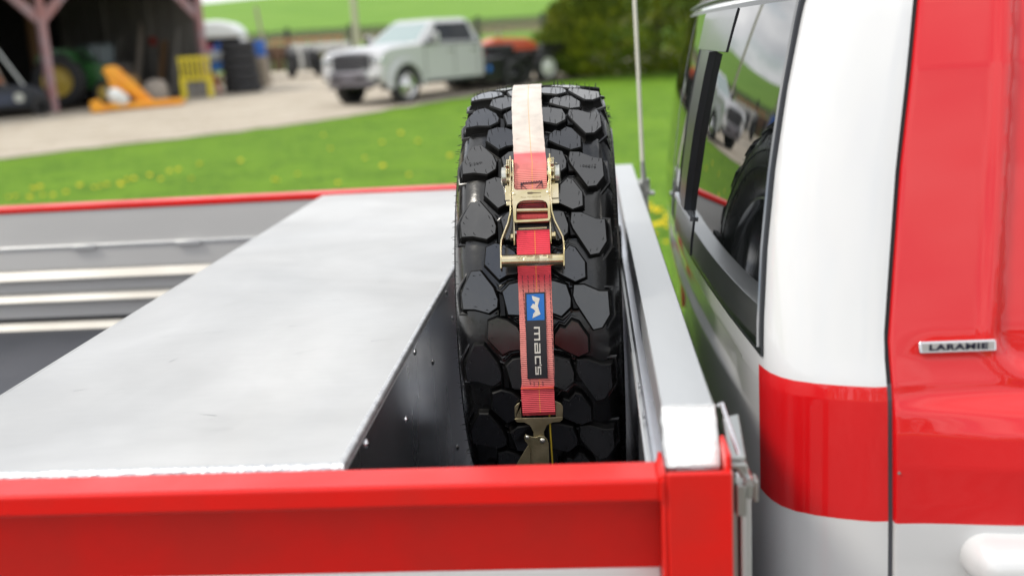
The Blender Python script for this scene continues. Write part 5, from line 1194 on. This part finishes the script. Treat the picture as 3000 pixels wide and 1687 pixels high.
# jugs, drum, bin, ladder post beside the tyres
def drum(name, lab, cat, m, x, y, r, h, z, grp=None):
    mb = MB(); mb.lathe([(0, 0), (0, r), (h*.33, r), (h*.35, r*1.03), (h*.37, r), (h*.66, r), (h*.68, r*1.03), (h*.7, r), (h, r), (h, 0)], (0, 0, 0), 'Z', 20)
    o = obj(name, mb, m, smooth=40, label=lab, cat=cat, group=grp); o.location = (x, y, gz(x, y)+z); return o
JX, JY = -11.6, 33.9
mb = MB(); mb.box(-.55, .55, -.3, .3, .78, .84); jt = obj('shelf_top', mb, OLDW, None); bpy.data.objects.remove(jt)
sh = thing('steel_rack', 'dark steel rack holding jugs between the shed post and the tyre stack', 'rack', (0, 0, 0), local=True)
mb = MB(); mb.box(-.55, .55, -.3, .3, .90, .95); obj('shelf', mb, BLACK, sh); mb = MB(); mb.box(-.55, .55, -.3, .3, .30, .34); obj('shelf', mb, BLACK, sh)
for a in (-.52, .52):
    for b in (-.27, .27): mb = MB(); mb.box(a-.025, a+.025, b-.025, b+.025, 0, .95); obj('leg', mb, BLACK, sh)
place(sh, JX, JY, 0, .02)
for i, (dx_, m_, nm, lab, r_, h_, zz_) in enumerate([(-.38, WP, 'white_jug', 'leftmost white jug on the rack beside the tyre stack', .13, .26, .97), (-.10, WP, 'white_jug', 'middle white jug on the rack beside the tyre stack', .14, .30, .97), (.20, WP, 'white_jug', 'right white jug on the rack beside the tyre stack', .14, .28, .97),
                                              (-.28, mat('crimson', (.35, .03, .08), .5), 'red_can', 'crimson can at the back of the rack by the shed', .13, .50, .97), (.12, mat('bright blue', (.02, .13, .55), .4), 'blue_can', 'bright blue can at the back of the rack by the shed', .16, .55, .97)]):
    drum(nm, lab, 'jug' if 'jug' in nm else 'can', m_, JX+dx_, JY-.15+(.3 if i > 2 else 0), r_, h_, zz_, 'white jugs on the rack' if 'jug' in nm else None)
YH = mat('dull yellow', (.42, .32, .04), .6)
for i, dx_ in enumerate((-.16, .20)):
    mb = MB(); mb.lathe([(0, .10), (0, .18), (.08, .18), (.08, .10)], (0, 0, 0), 'Y', 18, closed=True); o = obj('yellow_reel', mb, YH, None, smooth=30, label=('left' if i == 0 else 'right')+' dull yellow hose reel under the rack by the shed', cat='reel', group='hose reels under the rack'); o.location = (JX+.1+dx_, JY-.42, gz(JX, JY)+.40)
mb = MB(); mb.box(-.05, .05, -.04, .04, 0, .62); o = obj('red_bar', mb, mat('red lead', (.42, .07, .03), .6), None, label='short red bar leaning at the foot of the shed corner post', cat='bar'); o.location = (-11.25, 32.85, gz(-11.2, 32.8)+.02); o.rotation_euler = (0, R(-14), 0)
drum('blue_drum', 'blue plastic drum standing right of the tyre stack', 'drum', mat('drum blue', (.02, .11, .42), .45), -10.6, 35.1, .22, .50, 1.0)
q_ = MB(); q_.box(-.18, .18, -.3, .3, 0, .97); o = obj('tool_cabinet', q_, mat('grey cabinet', (.24, .20, .15), .7), None, bevel=.03, label='grey brown cabinet under the blue drum', cat='cabinet'); place(o, -10.6, 35.1, .1)
mb = MB(); mb.tube([(0, 0, 0), (0, 0, 2.6)], .05, 10); o = obj('leaning_pole', mb, TAN, None, label='pale pole leaning behind the tyre stack', cat='pole'); o.location = (-10.7, 36.5, gz(-10.7, 36.5)); o.rotation_euler = (0, R(-6), 0)
# low implements in a row on the far side of the yard
def implement(lab, x, y, rz, cols, seed):
    rn = random.Random(seed); t = thing('parked_implement', lab, 'implement', (0, 0, 0), 'implements parked along the far edge of the yard', local=True)
    c1, c2, c3 = cols
    mb = MB(); mb.box(-1.3, 1.3, -.06, .06, .55, .68); mb.box(-1.3, 1.3, .6, .72, .50, .60); [mb.box(-1.2+.6*k, -1.12+.6*k, 0, .7, .52, .60) for k in range(5)]; obj('frame', mb, c1, t)
    for k in range(6):
        h_ = rn.uniform(.35, .75); w_ = rn.uniform(.12, .24); xx = -1.15+k*.46
        mb = MB(); mb.prism([(-w_, 0), (-w_*.8, h_), (w_*.6, h_*1.1), (w_, .1)], lambda a, b, d, xx=xx: (xx+a, d, .15+b), -.25, .35); obj('unit', mb, (c1, c2, c3)[k % 3], t, bevel=.03)
    for s in (-1.1, 1.1):
        mb = MB(); mb.lathe(tyre_lathe(.36, .20), (s, -.38, .36), 'Y', 20); obj('wheel', mb, RUBBG, t)
    mb = MB(); mb.box(-1.25, 1.25, .1, .5, .68, .95); obj('hopper', mb, c3, t, bevel=.05)
    place(t, x, y, rz); t.scale = (.46, 1, 1.25)
GREYM = mat('grey metal', (.16, .16, .165), .6); BRN = mat('brown metal', (.17, .10, .06), .8); LG = mat('light grey metal', (.50, .50, .48), .6); DG = mat('dark grey metal', (.035, .037, .042), .6); OLV = mat('olive', (.16, .15, .03), .7)
implement('brown and grey implement with an orange rusty top nearest the tyre stack', -11.5, 40.4, R(12), (BRN, DG, BRN), 1)
implement('grey hopper implement in the middle of the parked row', -10.45, 40.2, R(6), (GREYM, DG, LG), 2)
implement('pale grey and olive implement nearest the pickup grille', -9.35, 40.0, R(-4), (DG, OLV, LG), 3)
mb = MB(); mb.box(-1.5, 1.5, -.05, .05, 0, .09); [mb.box(-1.4+.55*k, -1.33+.55*k, -.05, .05, -.45, 0) for k in range(6)]
o = obj('orange_rack', mb, mat('orange rack paint', (.36, .15, .06), .7), None, label='thin orange rack behind the brown implement', cat='rack'); o.location = (-11.8, 46.0, gz(-11, 46)+1.25); o.rotation_euler = (0, 0, R(8))

# ------------------------------------------------------------------ utility pole, fence, evergreen
mb = MB(); yq = 56.0; xq = -.2103*yq; mb.tube([(0, 0, -.2), (0, 0, 4), (0, 0, 9.5)], [.17, .15, .11], 12); o = obj('utility_pole', mb, mat('bleached pole', (.42, .40, .30), .7), None, smooth=40, label='tall bleached pole standing behind the pickup hood', cat='pole'); o.location = (xq, yq, gz(xq, yq))
fence = thing('field_fence', 'dark post and wire fence along the foot of the green hill', 'fence', (-10, 61, gz(-10, 61)))
FP = mat('dark fence post', (.045, .05, .042), .9); WR = mat('fence wire', (.07, .08, .065), .8)
posts = [(-31+2.3*k*1.55, 61.0) for k in range(16)]
for x, y in posts:
    mb = MB(); z0_ = gz(x, y); mb.tube([(x, y, z0_-.1), (x+.02, y, z0_+1.75)], .13, 8); obj('fence_post', mb, FP, fence, smooth=40)
for h_ in (.35, .6, .85, 1.1, 1.25, 1.4, 1.55):
    mb = MB(); mb.tube([(x, y-.08, gz(x, y)+h_) for x, y in posts], .014, 4); obj('fence_wire', mb, WR, fence)
mb = MB()
for k in range(520):
    x = -31+k*.103; mb.box(x, x+.06, 60.9, 60.915, gz(x, 61)+.95, gz(x, 61)+1.62)
obj('wire_mesh', mb, WR, fence, kind='stuff')

def evergreen(name, lab, x, y, rx, ry, hh, n, seed, tw=.16):
    rn = random.Random(seed); t = thing(name, lab, 'tree', (x, y, gz(x, y)), local=True)
    mb = MB(); mb.tube([(0, 0, -.1), (.05, 0, hh*.4), (0, .05, hh*.9)], [tw, tw*.7, .03], 10)
    for k in range(14):
        a = rn.uniform(0, 2*pi); z = hh*(.08+.8*k/14); L_ = rx*.75*(1-k/18); mb.tube([(0, 0, z), (math.cos(a)*L_*.5, math.sin(a)*L_*.5, z+.2), (math.cos(a)*L_, math.sin(a)*L_, z+.55)], [.05, .035, .012], 6)
    obj('trunk', mb, mat('bark', (.07, .05, .035), .9), t)
    mb = MB(); lobes = [(rn.uniform(0, 2*pi), rn.uniform(.05, .95), rn.uniform(.10, .30)) for _ in range(46)]
    for k in range(n):
        h = rn.random()**1.15; a = rn.uniform(0, 2*pi)
        R0 = (1-h**2.1)**.55*(.86+.14*math.sin(h*9))
        g = 1
        for la, lh, lw in lobes:
            d = ((math.atan2(math.sin(a-la), math.cos(a-la)))/.42)**2+((h-lh)/.075)**2
            if d < 3: g += lw*.9*math.exp(-d)
        g -= .10
        rr = R0*g*(1-.42*rn.random()**2.2)
        if h < .03: rr *= .9
        c = Vector((math.cos(a)*rr*rx, math.sin(a)*rr*ry, h*hh+.03*rn.uniform(-1, 1)))
        s_ = rn.uniform(.045, .10); out_ = Vector((math.cos(a), math.sin(a), .9)).normalized()
        d1 = (out_+Vector((rn.uniform(-.7, .7), rn.uniform(-.7, .7), rn.uniform(-.4, .7)))).normalized(); d2 = d1.orthogonal().normalized(); d2.rotate(Matrix.Rotation(rn.uniform(0, 6.28), 3, d1))
        mb.add([c-d2*s_*.35, c+d1*s_*1.5-d2*s_*.15, c+d1*s_*1.9+d2*s_*.1, c+d2*s_*.35], [(0, 1, 2, 3)])
    me_o = obj('crown', mb, LEAF, t); return t
LEAF = groundmat('evergreen leaves', [(.105, .145, .008), (.25, .28, .014), (.05, .08, .008)], [1.3, 3.5], bump=0)
evergreen('evergreen_shrub', 'broad dark yellow-green evergreen on the lawn behind the antenna', 1.95, 32.2, 3.35, 3.1, 5.6, 60000, 5)

# a line of trees on the far side of the road behind the photographer (seen mirrored in the paintwork)
rw = random.Random(11); mb = MB()
for k in range(26):
    cx_, cy_, hh_, rr_ = -110+9*k+rw.uniform(-3, 3), -85+rw.uniform(-8, 8), rw.uniform(6, 12), rw.uniform(4, 6)
    for j in range(420):
        a, e = rw.uniform(0, 2*pi), rw.uniform(-.9, 1); q = math.sqrt(1-e*e)*rr_*rw.uniform(.7, 1)
        c = Vector((cx_+math.cos(a)*q, cy_+math.sin(a)*q, gz(cx_, cy_)+hh_*.55+e*hh_*.5)); s_ = rw.uniform(.3, .7)
        d1 = Vector((rw.uniform(-1, 1), rw.uniform(-1, 1), rw.uniform(-1, 1))).normalized(); d2 = d1.orthogonal().normalized()
        mb.add([c-d2*s_, c+d1*s_, c+d2*s_, c-d1*s_], [(0, 1, 2, 3)])
obj('distant_wood', mb, LEAF, None, kind='stuff')
# ------------------------------------------------------------------ dandelions
DY = mat('dandelion yellow', (.80, .62, .01), .7); STM = mat('stem green', (.10, .2, .03), .8)
mb = MB()
for k in range(12):
    a = 2*pi*k/12; b = a+.55
    mb.add([(0, 0, .098), (.030*math.cos(a), .030*math.sin(a), .092), (.027*math.cos(b), .027*math.sin(b), .085)], [(0, 1, 2)], 0)
    mb.add([(0, 0, .102), (.019*math.cos(a+.2), .019*math.sin(a+.2), .105), (.018*math.cos(b+.2), .018*math.sin(b+.2), .099)], [(0, 1, 2)], 0)
mb.lathe([(.078, .004), (.085, .022), (.094, .027), (.100, .016), (.104, .002)], (0, 0, 0), 'Z', 12, 0)
mb.tube([(0, 0, 0), (.004, 0, .08)], .0022, 5, 1)
d0 = obj('dandelion', mb, [DY, STM], None, label='yellow dandelion flower standing in the mown lawn', cat='flower', group='dandelions in the lawn')
DP = [(-7.2323, 13.5034), (-6.8255, 12.9388), (-6.7239, 12.9706), (-7.2517, 12.9351), (-6.5481, 12.9824), (-6.6532, 13.609), (-6.3919, 13.3682), (-6.2634, 13.4332), (-6.09, 13.4731), (-6.0981, 13.8041), (-5.9429, 14.143), (-5.6688, 13.8113), (-5.8016, 14.5336), (-5.678, 14.5539), (-5.241, 13.7505), (-3.9457, 13.1418), (-3.8049, 13.6782), (-5.577, 15.1097), (-6.9008, 12.6924), (-7.2561, 13.4847), (-6.0088, 13.3606), (-3.955, 13.1744), (-3.1685, 14.949), (-2.7161, 13.8963), (-3.1547, 17.8623), (-3.2657, 16.6627), (-2.6623, 16.4543), (-2.2388, 13.0369), (-5.0576, 15.301), (-3.9897, 16.2692), (-3.0347, 12.6286), (-1.9058, 14.5943), (0.5717, 9.993), (0.513, 10.1252), (0.6217, 9.8496), (0.5487, 9.3422), (0.5882, 9.1471), (0.5256, 9.9048), (0.6173, 10.0155), (0.523, 9.2607), (0.5544, 8.5849),
      (.47, 10.05), (.60, 9.30), (.66, 9.5), (.50, 8.9), (.585, 9.95), (.55, 9.85), (.57, 9.25), (.545, 10.2)]
DP += [(x+.06, y+.05) for x, y in DP[:12:3]] + [(-1.2, 12.0), (-.9, 16.5), (-4.6, 18.4)]
for i, (x, y) in enumerate(DP):
    o = d0 if i == 0 else clone(d0)
    o.location = (x, y, gz(x, y)); o.rotation_euler = (random.uniform(-.3, .3), random.uniform(-.3, .3), random.uniform(0, 6)); s_ = random.uniform(.85, 1.25); o.scale = (s_, s_, s_)

# tidy: drop unused helpers
for o in list(bpy.data.objects):
    if o.type == 'MESH' and len(o.data.polygons) == 0: bpy.data.objects.remove(o)
